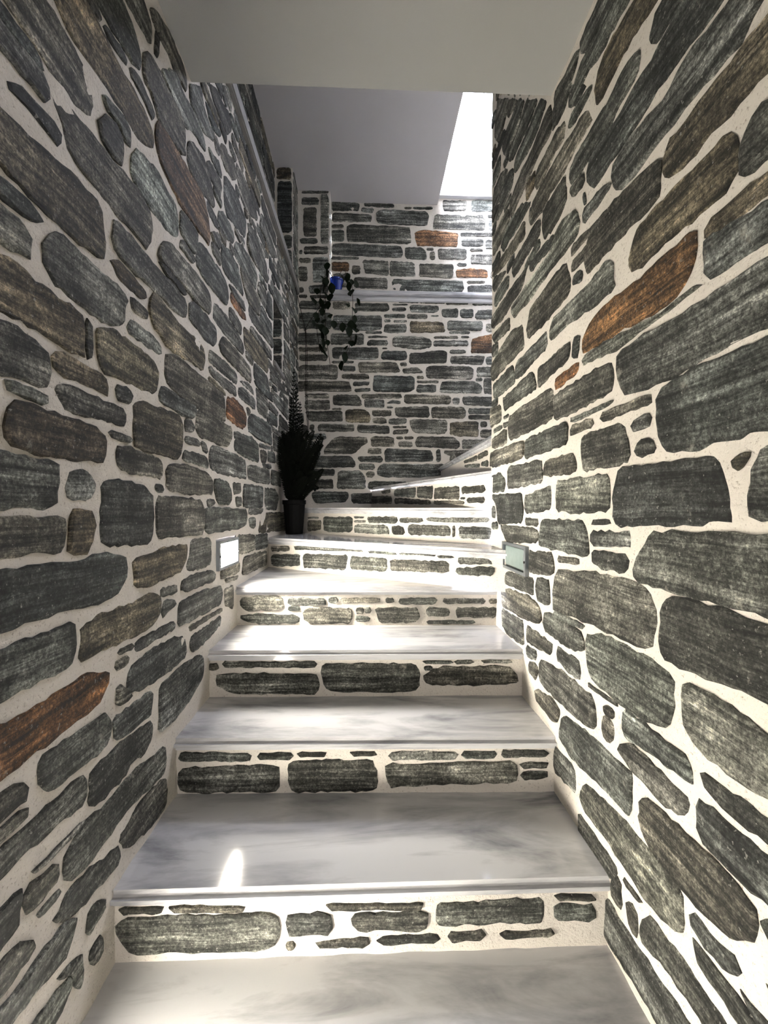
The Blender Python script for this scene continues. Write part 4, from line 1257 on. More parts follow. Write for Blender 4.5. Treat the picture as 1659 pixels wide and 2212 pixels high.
n 8 203 44 224 329 214 329 163 8 153
n -460 121 -440 132 -158 132 -148 92 -179 46 -430 36
n -133 122 329 123 329 31 -128 36
n -559 674 -489 675 -489 584 -559 584
n -564 775 -519 775 -519 695 -564 694
n -560 554 -490 554 -490 444 -560 443
n -560 413 -470 414 -470 333 -560 333
n -565 313 -500 313 -500 172 -565 172""",
 'r1': """n 15 -893 115 -896 115 -909 15 -906
n 4 -930 30 -916 369 -919 372 -996 177 -1001 37 -1000 15 -972
n 126 -894 297 -900 297 -911 126 -905
n 384 -924 490 -920 490 -970 387 -970
n 532 -923 708 -924 708 -966 539 -964
n 724 -908 981 -902 981 -959 727 -957
n 1004 -919 1099 -922 1100 -959 1005 -956
n 1004 -896 1099 -899 1099 -911 1004 -908
n 452 -988 577 -980 577 -1000 452 -998
n 387 -985 406 -986 406 -1001 387 -1001
n 755 -975 844 -974 844 -994 755 -997
n 875 -979 1005 -977 1005 -991 875 -993
n 478 -900 700 -907 700 -919 478 -912
n 593 -981 739 -978 739 -998 593 -996""",
 'r2': """n 9 -727 227 -728 227 -752 9 -751
n 242 -728 351 -729 351 -748 242 -747
n 361 -727 451 -727 451 -740 361 -740
n 520 -726 600 -726 600 -738 520 -738
n 635 -726 840 -727 840 -750 635 -749
n 853 -725 958 -726 958 -748 853 -747
n 968 -725 1111 -723 1111 -742 970 -746
n 15 -771 152 -767 306 -763 313 -823 301 -845 23 -849 3 -811
n 331 -753 590 -749 605 -815 595 -850 351 -853 336 -823
n 625 -764 1016 -758 1019 -815 630 -833
n 1026 -761 1113 -762 1113 -777 1026 -777
n 1029 -789 1113 -789 1106 -809 1029 -812""",
 'r3': """n 49 -552 391 -553 391 -574 49 -572
n 21 -606 61 -594 397 -596 399 -669 101 -669 37 -646
n 405 -560 759 -561 759 -602 755 -663 638 -668 417 -658 407 -600
n 771 -552 881 -552 881 -564 771 -563
n 885 -551 956 -551 956 -564 885 -564
n 982 -550 1095 -551 1095 -561 982 -560
n 776 -602 824 -574 1083 -571 1120 -612 1116 -636 962 -642 784 -638 771 -618
n -3 -558 37 -558 37 -582 -3 -582
n 775 -570 804 -570 804 -586 775 -586""",
 'r4': """n 13 -394 90 -382 207 -384 207 -442 32 -447
n 226 -392 391 -392 391 -423 226 -423
n 226 -428 279 -428 279 -447 226 -447
n 405 -389 444 -389 444 -413 405 -413
n 449 -391 628 -391 628 -411 449 -411
n 651 -391 687 -391 687 -411 651 -411
n 706 -391 874 -391 874 -418 706 -418
n 897 -394 1084 -394 1084 -415 897 -415
n 1099 -396 1137 -396 1137 -415 1099 -415
n 17 -467 100 -457 270 -467 279 -486 255 -506 197 -512 100 -506 22 -486
n 292 -442 362 -433 507 -437 505 -501 323 -506 292 -481
n 522 -433 556 -433 556 -460 522 -460
n 561 -433 587 -433 587 -457 561 -457
n 519 -470 583 -470 583 -494 519 -494
n 604 -442 624 -433 798 -433 798 -491 750 -499 624 -499
n 827 -433 929 -433 929 -470 827 -470
n 955 -433 1135 -433 1136 -476 955 -476
n 827 -489 1041 -489 1041 -508 827 -508
n 1077 -499 1118 -499 1118 -510 1077 -510""",
 'r5': """n 19 -219 166 -212 166 -240 19 -248
n 203 -207 667 -198 667 -215 203 -228
n 19 -270 244 -250 244 -317 28 -333
n 269 -249 571 -237 564 -313 269 -322
n 585 -242 803 -239 803 -303 585 -307
n 815 -244 1117 -234 1122 -282 822 -296
n 1159 -212 1296 -203 1319 -229 1164 -240
n 1148 -260 1324 -238 1315 -280 1154 -284
n 694 -205 858 -210 858 -220 694 -219
n 870 -204 1059 -198 1059 -213 870 -219
n 1064 -207 1143 -202 1143 -216 1064 -221""",
 'r6': """n 394 -60 672 -56 672 -145 527 -155 394 -152
n 231 -62 350 -60 350 -71 231 -73
n 231 -87 375 -84 369 -145 231 -158
n 685 -52 775 -51 775 -61 685 -63
n 685 -76 790 -73 790 -87 685 -89
n 795 -52 1034 -48 1034 -86 811 -87
n 1049 -54 1208 -54 1208 -77 1049 -80
n 1228 -51 1595 -48 1595 -67 1339 -71 1232 -67
n 685 -100 956 -98 980 -147 685 -149
n 989 -99 1074 -100 1091 -146 998 -147
n 1108 -96 1134 -90 1376 -91 1380 -140 1108 -145
n 1394 -88 1408 -87 1408 -145 1394 -145
n 1429 -90 1605 -90 1598 -147 1430 -147""",
 'r7': """n 209 134 425 134 425 108 238 109
n 500 127 874 128 865 66 500 83
n 893 131 1116 124 1108 53 893 66
n 1132 113 1417 109 1417 44 1124 53
n 1442 105 1646 101 1656 73 1442 71
n 1430 53 1472 52 1472 43 1430 44
n 1489 49 1651 48 1641 23 1489 27
n 500 70 1092 43 1093 22 500 31
n 1124 41 1466 34 1466 19 1124 21
n -71 98 451 85 451 31 -71 36""",
 'r8': """n 833 295 1162 289 1163 262 850 281
n 1188 289 1366 295 1377 266 1189 264
n 1251 242 1378 241 1378 207 1251 223
n 884 266 1227 238 1227 219 884 251""",
}
PLANES = {  # a point, and a second point giving the direction along the wall
 'r1': ((-.57, .968), (.56, .962)), 'r2': ((-.57, 1.281), (.56, 1.246)), 'r3': ((-.57, 1.547), (.56, 1.517)),
 'r4': ((-.57, 1.87), (.56, 1.825)), 'r5': ((-.565, 2.47), (.56, 1.69)), 'r6': ((-.565, 3.07), (.58, 1.93)),
 'r7': ((.045, 3.50), (.56, 1.86)), 'r8': ((.61, 3.50), (.61, 1.98)),
 'left': ((-.565, 0), (-.565, 1)), 'right': ((.56, 0), (.56, 1)), 'back': ((0, 3.52), (1, 3.52)), 'backup': ((0, 3.64), (1, 3.64))}
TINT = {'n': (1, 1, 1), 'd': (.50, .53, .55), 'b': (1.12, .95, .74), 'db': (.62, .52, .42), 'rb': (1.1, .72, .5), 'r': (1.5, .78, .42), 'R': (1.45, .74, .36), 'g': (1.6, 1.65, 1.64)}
def frame_of(pl):
    (ax, ay), (bx, by) = PLANES[pl]
    u = Vector((bx - ax, by - ay, 0)).normalized(); n = Vector((-u.y, u.x, 0))
    o = Vector((0, ay, 0)) if pl in ('back', 'backup') else (Vector((ax, 0, 0)) if pl in ('left', 'right') else Vector((ax, ay, 0)))
    if n.dot(Vector((ax, ay, 0))) > 0: n = -n
    return o, u, n
def outline(P, grow=.004):
    A2 = sum(P[i][0] * P[(i + 1) % len(P)][1] - P[(i + 1) % len(P)][0] * P[i][1] for i in range(len(P)))
    if A2 < 0: P = P[::-1]
    n = len(P); W = []
    for i in range(n):                                   # grow a little, the corners get cut next
        a, b, c = P[i - 1], P[i], P[(i + 1) % n]
        e1 = Vector((b[0] - a[0], b[1] - a[1])); e2 = Vector((c[0] - b[0], c[1] - b[1]))
        e1.normalize(); e2.normalize(); nn = Vector((e1.y + e2.y, -e1.x - e2.x)); nn.normalize()
        cs = max(.55, nn.dot(Vector((e1.y, -e1.x)))); W.append((b[0] + nn.x * grow / cs, b[1] + nn.y * grow / cs))
    P = W; Q = []
    for i in range(n):                                   # cut the corners once
        a, b = P[i], P[(i + 1) % n]; L = math.dist(a, b); k = min(.2, (.010 if n <= 5 else .014) / max(L, 1e-6))
        Q.append((a[0] + (b[0] - a[0]) * k, a[1] + (b[1] - a[1]) * k)); Q.append((b[0] - (b[0] - a[0]) * k, b[1] - (b[1] - a[1]) * k))
    per = sum(math.dist(Q[i], Q[(i + 1) % len(Q)]) for i in range(len(Q)))
    m = int(max(10, min(40, per / .017))); step = per / m; R = []; i = 0; acc = 0; t = 0
    for k in range(m):
        want = k * step
        while True:
            L = math.dist(Q[i], Q[(i + 1) % len(Q)])
            if acc + L >= want or i == len(Q) - 1: break
            acc += L; i += 1
        f = (want - acc) / max(L, 1e-6); a, b = Q[i], Q[(i + 1) % len(Q)]
        R.append((a[0] + (b[0] - a[0]) * f, a[1] + (b[1] - a[1]) * f))
    return R, per
def stone_bm(P, o, u, n, base, proud=None, bm=None, grow=.004):
    R, per = outline(P, grow)
    c = (sum(p[0] for p in R) / len(R), sum(p[1] for p in R) / len(R))
    area_ = abs(sum(R[i][0] * R[(i + 1) % len(R)][1] - R[(i + 1) % len(R)][0] * R[i][1] for i in range(len(R)))) / 2
    thick = area_ / per * 4
    j = min(.0035, thick * .06)
    R = [(x + random.uniform(-j, j), y + random.uniform(-j, j)) for x, y in R]
    h = proud if proud else random.uniform(.003, .007)
    h = min(h, thick * .35 + .002)
    tu, tz = random.uniform(-.02, .02), random.uniform(-.03, .03)
    if bm is None: bm = bmesh.new()
    def ring(inset, depth, wob=0):
        vs = []
        for x, y in R:
            d = math.dist((x, y), c); k = min(.4, inset / max(d, 1e-6)) if inset > 0 else 0
            px, py = x + (c[0] - x) * k, y + (c[1] - y) * k
            dd = depth + ((px - c[0]) * tu + (py - c[1]) * tz if depth > 0 else 0) + random.uniform(-wob, wob)
            vs.append(bm.verts.new(o + u * px + Vector((0, 0, py)) + n * dd - base))
        return vs
    e = min(.006, thick * .14)
    A = ring(0, -.012); B = ring(0, h * .45); D = ring(e, h, .0006)
    m = len(R); F_ = []
    for i in range(m):
        F_.append(bm.faces.new((A[i], A[(i + 1) % m], B[(i + 1) % m], B[i])))
        F_.append(bm.faces.new((B[i], B[(i + 1) % m], D[(i + 1) % m], D[i])))
    cap = bm.faces.new(D)
    for f in F_: f.smooth = False
    cap.smooth = False
    return bm
def lay(pl, parent, items, limit=290, shift=None):
    o, u, n = frame_of(pl)
    if shift: o = o + shift
    rest = None
    for k, (code, P) in enumerate(items):
        if k < limit:
            c = (sum(p[0] for p in P) / len(P), sum(p[1] for p in P) / len(P))
            base = o + u * c[0] + Vector((0, 0, c[1]))
            s = obj('stone', stone_bm(P, o, u, n, base, grow=.002 if pl in ('left', 'right') else .001), M['stone'], parent, base)
            t = TINT[code]; v = random.uniform(.82, 1.3)
            s.color = (t[0] * v, t[1] * v, t[2] * v, 1)
            if code == 'R': s['label'] = 'rust brown stone among the grey ones'
        else:
            if rest is None: rest = bmesh.new()
            stone_bm(P, o, u, n, Vector(), bm=rest)
    if rest is not None:
        s = obj('stone', rest, M['stone'], parent); s['kind'] = 'stuff'
def read(pl):
    out = []
    for ln in STONES[pl].split('\n'):
        t = ln.split(); v = [int(q) / 1000 for q in t[1:]]
        out.append((t[0], list(zip(v[::2], v[1::2]))))
    return out
def courses(u0, u1, z0, z1, codes='nnnbdg', hmin=.05, hmax=.13, wmin=.12, wmax=.38, avoid=()):
    out = []; z = z0
    while z < z1 - .03:
        h = min(random.uniform(hmin, hmax), z1 - z); x = u0
        while x < u1 - .03:
            w = min(random.uniform(wmin, wmax), u1 - x); g = .009
            if u1 - x - w < .06: w = u1 - x
            if not any(x < b and x + w > a and z < d and z + h > c for a, b, c, d in avoid):
                out.append((random.choice(codes), [(x + g, z + h - g), (x + w - g, z + h - g), (x + w - g, z + g), (x + g, z + g)]))
            x += w
        z += h
    return out
def mortar_sheet(bm, o, u, n, u0, u1, z0, z1, holes=(), cell=.03, amp=.0035):
    nu = max(1, round((u1 - u0) / cell)); nz = max(1, round((z1 - z0) / cell)); V = {}
    def vert(i, k):
        if (i, k) not in V:
            a = u0 + (u1 - u0) * i / nu; z = z0 + (z1 - z0) * k / nz
            p = o + u * a + Vector((0, 0, z))
            d = noise.noise(p * 14) * amp + noise.noise(p * 45) * amp * .4
            V[i, k] = bm.verts.new(p + n * d)
        return V[i, k]
    for i in range(nu):
        for k in range(nz):
            a = u0 + (u1 - u0) * (i + .5) / nu; z = z0 + (z1 - z0) * (k + .5) / nz
            if any(h[0] < a < h[1] and h[2] < z < h[3] for h in holes): continue
            bm.faces.new((vert(i, k), vert(i + 1, k), vert(i + 1, k + 1), vert(i, k + 1)))
def quad(bm, *pts): bm.faces.new([bm.verts.new(p) for p in pts])

# ---------------------------------------------------------------- the setting
FL = -1.02
# left wall, with a niche and the deep recess above the ledge
NY0, NY1, NZ0, NZ1 = 2.60, 2.87, .885, 1.265
LZ0, LZ1, RECX, JY = 1.70, 1.765, -.70, 3.29
bm = bmesh.new(); o, u, n = frame_of('left')
mortar_sheet(bm, o, u, n, -1.2, 3.56, FL, LZ0 + .02, [(NY0, NY1, NZ0, NZ1), (1.62, 1.86, -.235, -.128)])
mortar_sheet(bm, o, u, n, JY, 3.66, LZ0 + .02, 2.60)
mortar_sheet(bm, o, u, n, -1.2, 1.35, LZ0 + .02, 2.60, cell=.2)
mortar_sheet(bm, Vector((RECX, 0, 0)), u, n, 1.35, JY, LZ1 - .02, 2.60)
quad(bm, (RECX - .03, JY, LZ1 - .02), (-.566, JY, LZ1 - .02), (-.566, JY, 2.6), (RECX - .03, JY, 2.6))
quad(bm, (RECX, 1.35, LZ1 - .02), (-.565, 1.35, LZ1 - .02), (-.565, 1.35, 2.6), (RECX, 1.35, 2.6))
quad(bm, (RECX, 1.35, LZ0 + .02), (-.565, 1.35, LZ0 + .02), (-.565, JY, LZ0 + .02), (RECX, JY, LZ0 + .02))
D = -.72
quad(bm, (D, NY0, NZ0), (D, NY1, NZ0), (D, NY1, NZ1), (D, NY0, NZ1))
quad(bm, (D, NY0, NZ0), (-.565, NY0, NZ0), (-.565, NY1, NZ0), (D, NY1, NZ0))
quad(bm, (D, NY0, NZ1), (-.565, NY0, NZ1), (-.565, NY1, NZ1), (D, NY1, NZ1))
quad(bm, (D, NY0, NZ0), (-.565, NY0, NZ0), (-.565, NY0, NZ1), (D, NY0, NZ1))
quad(bm, (D - .02, NY1, NZ0 - .02), (-.566, NY1, NZ0 - .02), (-.566, NY1, NZ1 + .02), (D - .02, NY1, NZ1 + .02))
add_box(bm, (-.95, -1.3, FL), (-.745, 3.9, 2.8))
wl = tag(obj('wall_left', bm, M['mortar']), kind='structure')
left_items = read('left')
lay('left', wl, left_items, 248)
jit = lambda a, b: random.uniform(a, b)
# jamb at the end of the recess and of the niche (both face the stairs), recess back
PLANES['jamb'] = ((0, JY), (1, JY)); PLANES['njamb'] = ((0, NY1), (1, NY1)); PLANES['rec'] = ((RECX, 0), (RECX, 1))
def fr2(o, u, n, items):
    for code, P in items:
        c = (sum(p[0] for p in P) / len(P), sum(p[1] for p in P) / len(P)); base = o + u * c[0] + Vector((0, 0, c[1]))
        s = obj('stone', stone_bm(P, o, u, n, base), M['stone'], wl, base)
        t = TINT[code]; v = random.uniform(.7, 1.2); s.color = (t[0] * v, t[1] * v, t[2] * v, 1)
R_ = lambda a, b, c, d: [(a, d), (b, d), (b, c), (a, c)]
X, Y, Z = Vector((1, 0, 0)), Vector((0, 1, 0)), Vector((0, 0, 1))
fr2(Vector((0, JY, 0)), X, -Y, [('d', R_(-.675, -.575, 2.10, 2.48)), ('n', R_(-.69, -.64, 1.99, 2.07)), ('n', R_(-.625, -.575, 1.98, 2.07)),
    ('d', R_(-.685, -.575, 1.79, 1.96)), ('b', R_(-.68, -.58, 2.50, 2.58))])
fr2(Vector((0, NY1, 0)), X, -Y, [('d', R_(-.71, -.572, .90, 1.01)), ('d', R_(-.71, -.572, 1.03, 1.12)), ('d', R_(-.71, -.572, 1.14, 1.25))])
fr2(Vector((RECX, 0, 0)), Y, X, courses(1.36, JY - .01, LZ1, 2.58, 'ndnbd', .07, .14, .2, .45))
fr2(Vector((-.565, 0, 0)), Y, X, courses(JY + .012, 3.52, LZ1, 2.58, 'ngbn', .07, .15, .09, .2))
bm = box((-.715, NY0 - .03, NZ1 - .006), (-.562, NY1 + .03, NZ1 + .045)); bmesh.ops.bevel(bm, geom=bm.edges[:], offset=.006, segments=2, affect='EDGES')
s = obj('stone', bm, M['stone'], wl); s.color = (.6, .58, .55, 1)
# right wall: a thick pier that ends where the stairs turn
RY, RT = 1.90, 4.0
bm = bmesh.new(); o, u, n = frame_of('right')
mortar_sheet(bm, o, u, n, -1.2, RY, FL, 2.70, [(1.47, 1.70, -.232, -.14)])
mortar_sheet(bm, Vector((0, RY, 0)), X, Y, .56, 2.6, -.4, RT, cell=.05)
mortar_sheet(bm, o, u, n, 1.3, RY, 2.70, RT, cell=.1)
add_box(bm, (.592, -1.3, FL), (.75, RY - .03, RT + .05))
wr = tag(obj('wall_right', bm, M['mortar']), kind='structure')
lay('right', wr, read('right'), 262)
sh = bmesh.new()
for code, P in courses(.60, 2.55, 0.2, RT - .05, hmin=.09, hmax=.18, wmin=.2, wmax=.5): stone_bm(P, Vector((0, RY, 0)), X, Y, Vector(), bm=sh)
for code, P in courses(1.35, RY - .02, 1.95, RT - .05, hmin=.09, hmax=.16): stone_bm(P, o, u, n, Vector(), bm=sh)
tag(obj('stone', sh, M['stone'], wr), kind='stuff')
# back wall: pier and lower part at 3.52, upper part set back to 3.64 behind the shelf
WX0, WX1, WZ0, WZ1 = .64, 1.90, 2.74, 3.86
SZ0, SZ1 = 1.70, 1.77
bm = bmesh.new()
mortar_sheet(bm, Vector((0, 3.52, 0)), X, -Y, -.78, 2.6, -.2, SZ0 + .02)
mortar_sheet(bm, Vector((0, 3.52, 0)), X, -Y, -.78, -.302, SZ0 + .02, 2.62)
mortar_sheet(bm, Vector((0, 3.64, 0)), X, -Y, -.302, 2.6, SZ0 + .02, 4.0, [(WX0, WX1, WZ0, WZ1)])
quad(bm, (-.302, 3.52, SZ0), (-.302, 3.64, SZ0), (-.302, 3.64, 2.62), (-.302, 3.52, 2.62))
for a, b in (((WX0, 3.64, WZ0), (WX0, 3.80, WZ1)), ((WX1, 3.64, WZ0), (WX1, 3.80, WZ1))):
    quad(bm, a, (a[0], b[1], a[2]), b, (a[0], a[1], b[2]))
quad(bm, (WX0, 3.64, WZ1), (WX1, 3.64, WZ1), (WX1, 3.80, WZ1), (WX0, 3.80, WZ1))
wb = tag(obj('wall_back', bm, M['mortar']), kind='structure')
lay('back', wb, read('back'))
lay('backup', wb, read('backup'))
sh = bmesh.new()
for code, P in courses(1.12, 2.55, -.1, SZ0 - .02): stone_bm(P, Vector((0, 3.52, 0)), X, -Y, Vector(), bm=sh)
for code, P in courses(1.14, 2.55, SZ1 + .01, WZ0 - .12): stone_bm(P, Vector((0, 3.64, 0)), X, -Y, Vector(), bm=sh)
for code, P in courses(WX1 + .05, 2.55, WZ0 - .1, 3.95): stone_bm(P, Vector((0, 3.64, 0)), X, -Y, Vector(), bm=sh)
tag(obj('stone', sh, M['stone'], wb), kind='stuff')
# far wall of the upper flight
bm = bmesh.new(); mortar_sheet(bm, Vector((2.6, 0, 0)), Y, -X, 1.85, 3.7, -.2, 4.0, cell=.06)
we = tag(obj('wall_far', bm, M['mortar']), kind='structure')
sh = bmesh.new()
for code, P in courses(1.93, 3.60, .5, 3.95, hmin=.08, hmax=.16): stone_bm(P, Vector((2.6, 0, 0)), Y, -X, Vector(), bm=sh)
tag(obj('stone', sh, M['stone'], we), kind='stuff')

# ceilings: the low one over the camera ends in a beam, the high one lies beyond it
bm = bmesh.new()
edge = [(-.76, 1.437, 1.393), (.62, 1.283, 1.244)]
lo = [(-.76, -1.25, 1.393), (.62, -1.25, 1.244), edge[1], edge[0]]
hi = [(x, y, 2.75) for x, y, z_ in lo]
V = [bm.verts.new(p) for p in lo + hi]
for f in ((0, 1, 2, 3), (4, 5, 6, 7), (0, 1, 5, 4), (1, 2, 6, 5), (2, 3, 7, 6), (3, 0, 4, 7)): bm.faces.new([V[i] for i in f])
bmesh.ops.bevel(bm, geom=[e for e in bm.edges if {V[2], V[3]} == set(e.verts)], offset=.006, segments=2, affect='EDGES')
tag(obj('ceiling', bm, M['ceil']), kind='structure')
tag(obj('ceiling', box((-.80, 1.30, 2.585), (.60, 3.66, 2.75)), M['plaster']), kind='structure')
tag(obj('ceiling', box((.56, 1.25, RT), (2.65, 3.85, RT + .1)), M['plaster']), kind='structure')
# the hall behind the camera
bm = bmesh.new()
add_box(bm, (-1.8, -3.2, FL), (-1.75, -1.2, 1.45)); add_box(bm, (1.75, -3.2, FL), (1.8, -1.2, 1.45))
add_box(bm, (-1.8, -3.25, FL), (1.8, -3.2, 1.45)); add_box(bm, (-1.8, -1.22, FL), (-.57, -1.2, 1.45)); add_box(bm, (.57, -1.22, FL), (1.8, -1.2, 1.45))
tag(obj('wall_rear', bm, M['plaster']), kind='structure')
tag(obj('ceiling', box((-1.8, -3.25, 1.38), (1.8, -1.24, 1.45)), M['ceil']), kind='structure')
tag(obj('floor', box((-1.8, -3.25, FL - .04), (1.8, .99, FL)), M['marble']), kind='structure')

# ledge on the left wall, shelf on the back wall, sill of the niche
def slab(a, b, bev, name, mat, parent=None):
    bm = box(a, b); bmesh.ops.bevel(bm, geom=bm.edges[:], offset=bev, segments=2, affect='EDGES')
    return obj(name, bm, mat, parent)
tag(slab((RECX - .02, 1.36, LZ0), (-.54, 3.45, LZ1), .006, 'trim_1', M['sill']), kind='structure')
bm = bmesh.new(); add_box(bm, (-.30, 3.475, SZ1 - .035), (2.6, 3.66, SZ1)); add_box(bm, (-.30, 3.50, SZ0 - .005), (2.6, 3.53, SZ1 - .037))
bmesh.ops.bevel(bm, geom=[e for e in bm.edges if abs(e.verts[0].co.y - e.verts[1].co.y) < 1e-5 and e.verts[0].co.y < 3.51], offset=.008, segments=3, affect='EDGES')
tag(obj('trim_2', bm, M['marble']), kind='structure')
tag(slab((-.74, NY0 - .01, NZ0 - .03), (-.55, NY1 + .01, NZ0 + .004), .004, 'trim_3', M['sill']), kind='structure')

# window of the stair shaft
win = tag(empty('window_1', (WX0, 3.72, WZ0)), kind='structure')
def wpart(name, a, b, mat):
    return obj(name, box(Vector(a) - win.location, Vector(b) - win.location), mat, win)
wpart('window_sill', (WX0 - .03, 3.60, WZ0 - .10), (WX1 + .03, 3.82, WZ0), M['marble'])
wpart('window_frame', (WX0, 3.72, WZ0), (WX0 + .05, 3.77, WZ1), M['wframe'])
wpart('window_frame', (WX1 - .05, 3.72, WZ0), (WX1, 3.77, WZ1), M['wframe'])
wpart('window_frame', (WX0, 3.72, WZ1 - .05), (WX1, 3.77, WZ1), M['wframe'])
wpart('window_frame', (WX0, 3.72, WZ0), (WX1, 3.77, WZ0 + .05), M['wframe'])
wpart('mullion', (1.25, 3.72, WZ0), (1.30, 3.77, WZ1), M['wframe'])
wpart('pane', (WX0 + .05, 3.742, WZ0 + .05), (1.25, 3.746, WZ1 - .05), M['pane'])
wpart('pane', (1.30, 3.742, WZ0 + .05), (WX1 - .05, 3.746, WZ1 - .05), M['pane'])
for k in range(8):
    x = .76 + k * .15
    bm = bmesh.new(); tube(bm, [Vector((x, 3.86, 3.05)) - win.location, Vector((x, 3.86, 3.86)) - win.location], .006, 6)
    obj('window_bar', bm, M['iron'], win)
wpart('window_bar', (WX0, 3.852, 3.045), (WX1, 3.868, 3.058), M['iron'])

# ---------------------------------------------------------------- the staircase
stairs = tag(empty('staircase', (0, .965, FL)), 'stone staircase with white marble treads that winds up and turns right', 'staircase')
SO = Vector(stairs.location)
def tread(poly, ztop, front, th=.036):
    """marble slab with a rounded nose along the edge poly[front]-poly[front+1]"""
    poly = [(x - SO.x, y - SO.y) for x, y in poly]; z = ztop - SO.z
    bm = prism(poly, z - th, z)
    a, b = poly[front], poly[(front + 1) % len(poly)]
    es = [e for e in bm.edges if abs(e.verts[0].co.z - e.verts[1].co.z) < 1e-6 and
          all(min(math.dist(v.co[:2], a), math.dist(v.co[:2], b)) < 1e-5 for v in e.verts) and (e.verts[0].co - e.verts[1].co).length > .1]
    bmesh.ops.bevel(bm, geom=es, offset=.0135, segments=5, affect='EDGES')
    o = obj('tread', bm, M['marble'], stairs)
    return o
XL, XR = -.575, .572
NOSE = {1: ((XL, .948), (XR, .941)), 2: ((XL, 1.261), (XR, 1.226)), 3: ((XL, 1.527), (XR, 1.497)), 4: ((XL, 1.85), (XR, 1.805)),
        5: ((XL, 2.449), (XR, 1.662)), 6: ((XL, 3.059), (XR + .01, 1.908)), 7: ((.030, 3.53), (.578, 1.84)), 8: ((.588, 3.53), (.588, 1.92))}
H = lambda i: -.85 + .17 * (i - 1)
def back_line(i, d=.04):
    (a, b) = NOSE[i]; v = Vector((b[0] - a[0], b[1] - a[1])).normalized(); nn = Vector((-v.y, v.x))
    return ((a[0] + nn.x * d, a[1] + nn.y * d), (b[0] + nn.x * d, b[1] + nn.y * d))
for i in range(1, 5):
    (a, b), (c, d) = NOSE[i], back_line(i + 1, .03)
    tread([a, b, (XR, d[1]), (XL, c[1])] if i < 4 else [a, b, (XR, 1.70 + .03 + .12), (XL, 2.50)], H(i), 0)
tread([NOSE[5][0], NOSE[5][1], (.60, 1.93), (XL, 3.12)], H(5), 0)
tread([NOSE[6][0], NOSE[6][1], (.60, 1.95), (.12, 3.53), (XL, 3.53)], H(6), 0)
tread([NOSE[7][0], NOSE[7][1], (.64, 1.88), (.64, 3.53)], H(7), 0)
tread([NOSE[8][0], NOSE[8][1], (.90, 1.90), (.90, 3.53)], H(8), 0)
for k in range(5):
    x = .86 + .28 * k
    tread([(x, 3.53), (x, 1.90), (x + .31, 1.90), (x + .31, 3.53)], H(9 + k), 0)
tread([(2.26, 3.53), (2.26, 1.90), (2.6, 1.90), (2.6, 3.53)], H(14), 0)
RIS = {1: (-.005, 1.135), 2: (-.005, 1.135), 3: (-.005, 1.135), 4: (-.005, 1.135), 5: (-.01, 1.375), 6: (-.01, 1.62), 7: (-.03, 1.72), 8: (-.03, 1.60)}
def riser(pl, i, u0, u1, items):
    o, u, n = frame_of(pl)
    r = empty('riser', (0, 0, 0)); r.parent = stairs
    r.location = (0, 0, 0); org = Vector((o.x - SO.x, o.y - SO.y, 0))
    bm = bmesh.new(); mortar_sheet(bm, org, u, n, u0, u1, (FL if i == 1 else H(i - 1)) - SO.z, H(i) - .034 - SO.z, cell=.025)
    ob = obj('riser', bm, M['mortar'], stairs)
    bpy.data.objects.remove(r)
    ztop = H(i) - .038; zbot = (FL if i == 1 else H(i - 1)) + .006
    for code, P in items:
        P = [(x, min(max(z_, zbot), ztop)) for x, z_ in P]
        if max(p[1] for p in P) - min(p[1] for p in P) < .006: continue
        c = (sum(p[0] for p in P) / len(P), sum(p[1] for p in P) / len(P)); base = o + u * c[0] + Vector((0, 0, c[1]))
        s = obj('stone', stone_bm(P, o, u, n, base, .006, grow=.001), M['stone'], ob, base - SO)
        t = TINT[code]; v = random.uniform(.8, 1.25); s.color = (t[0] * v, t[1] * v, t[2] * v, 1)
for i in range(1, 9): riser('r%d' % i, i, *RIS[i], read('r%d' % i))
for k in range(6):
    x = .88 + .28 * k; PLANES['q'] = ((x, 3.50), (x, 1.92))
    riser('q', 9 + k, -.03, 1.6, courses(.02, 1.56, H(8 + k), H(9 + k) - .035, hmin=.05, hmax=.07))

# ---------------------------------------------------------------- lamps set in the walls
def wall_lamp(name, x, sgn, y0, y1, z0, z1, lit, label):
    t = empty(name, (x, (y0 + y1) / 2, (z0 + z1) / 2)); tag(t, label, 'wall light'); L = Vector(t.location)
    w, h, fr = (y1 - y0) / 2, (z1 - z0) / 2, .011
    bm = bmesh.new()
    for a, b in (((-w, -h), (w, -h + fr)), ((-w, h - fr), (w, h)), ((-w, -h + fr), (-w + fr * 1.6, h - fr)), ((w - fr * 1.6, -h + fr), (w, h - fr))):
        add_box(bm, (min(-.03 * sgn, .012 * sgn), a[0], a[1]), (max(-.03 * sgn, .012 * sgn), b[0], b[1]))
    obj('frame', bm, M['metal'], t)
    bm = box((min(-.01 * sgn, .004 * sgn), -w + fr * 1.6 + .004, -h + fr + .004), (max(-.01 * sgn, .004 * sgn), w - fr * 1.6 - .004, h - fr - .004))
    bmesh.ops.bevel(bm, geom=bm.edges[:], offset=.002, segments=2, affect='EDGES')
    obj('glass', bm, M['glow'] if lit else M['glass_off'], t)
    bm = box((min(-.02 * sgn, .001 * sgn), -w + fr * 1.6 - .001, -h + fr - .001), (max(-.02 * sgn, .001 * sgn), w - fr * 1.6 + .001, h - fr + .001))
    obj('gasket', bm, M['gasket'], t)
    for s in (-1, 1):
        bm = lathe([(.0045, 0), (.0045, .003), (.002, .004)], 10)
        o = obj('screw', bm, M['screw'], t, (.012 * sgn, s * (w - fr * .8), -.003)); o.rotation_euler = (0, math.radians(90) * sgn, 0)
    return t
wall_lamp('wall_light', -.565, 1, 1.618, 1.862, -.238, -.126, True, 'glowing recessed step light on the left wall beside the marble steps')
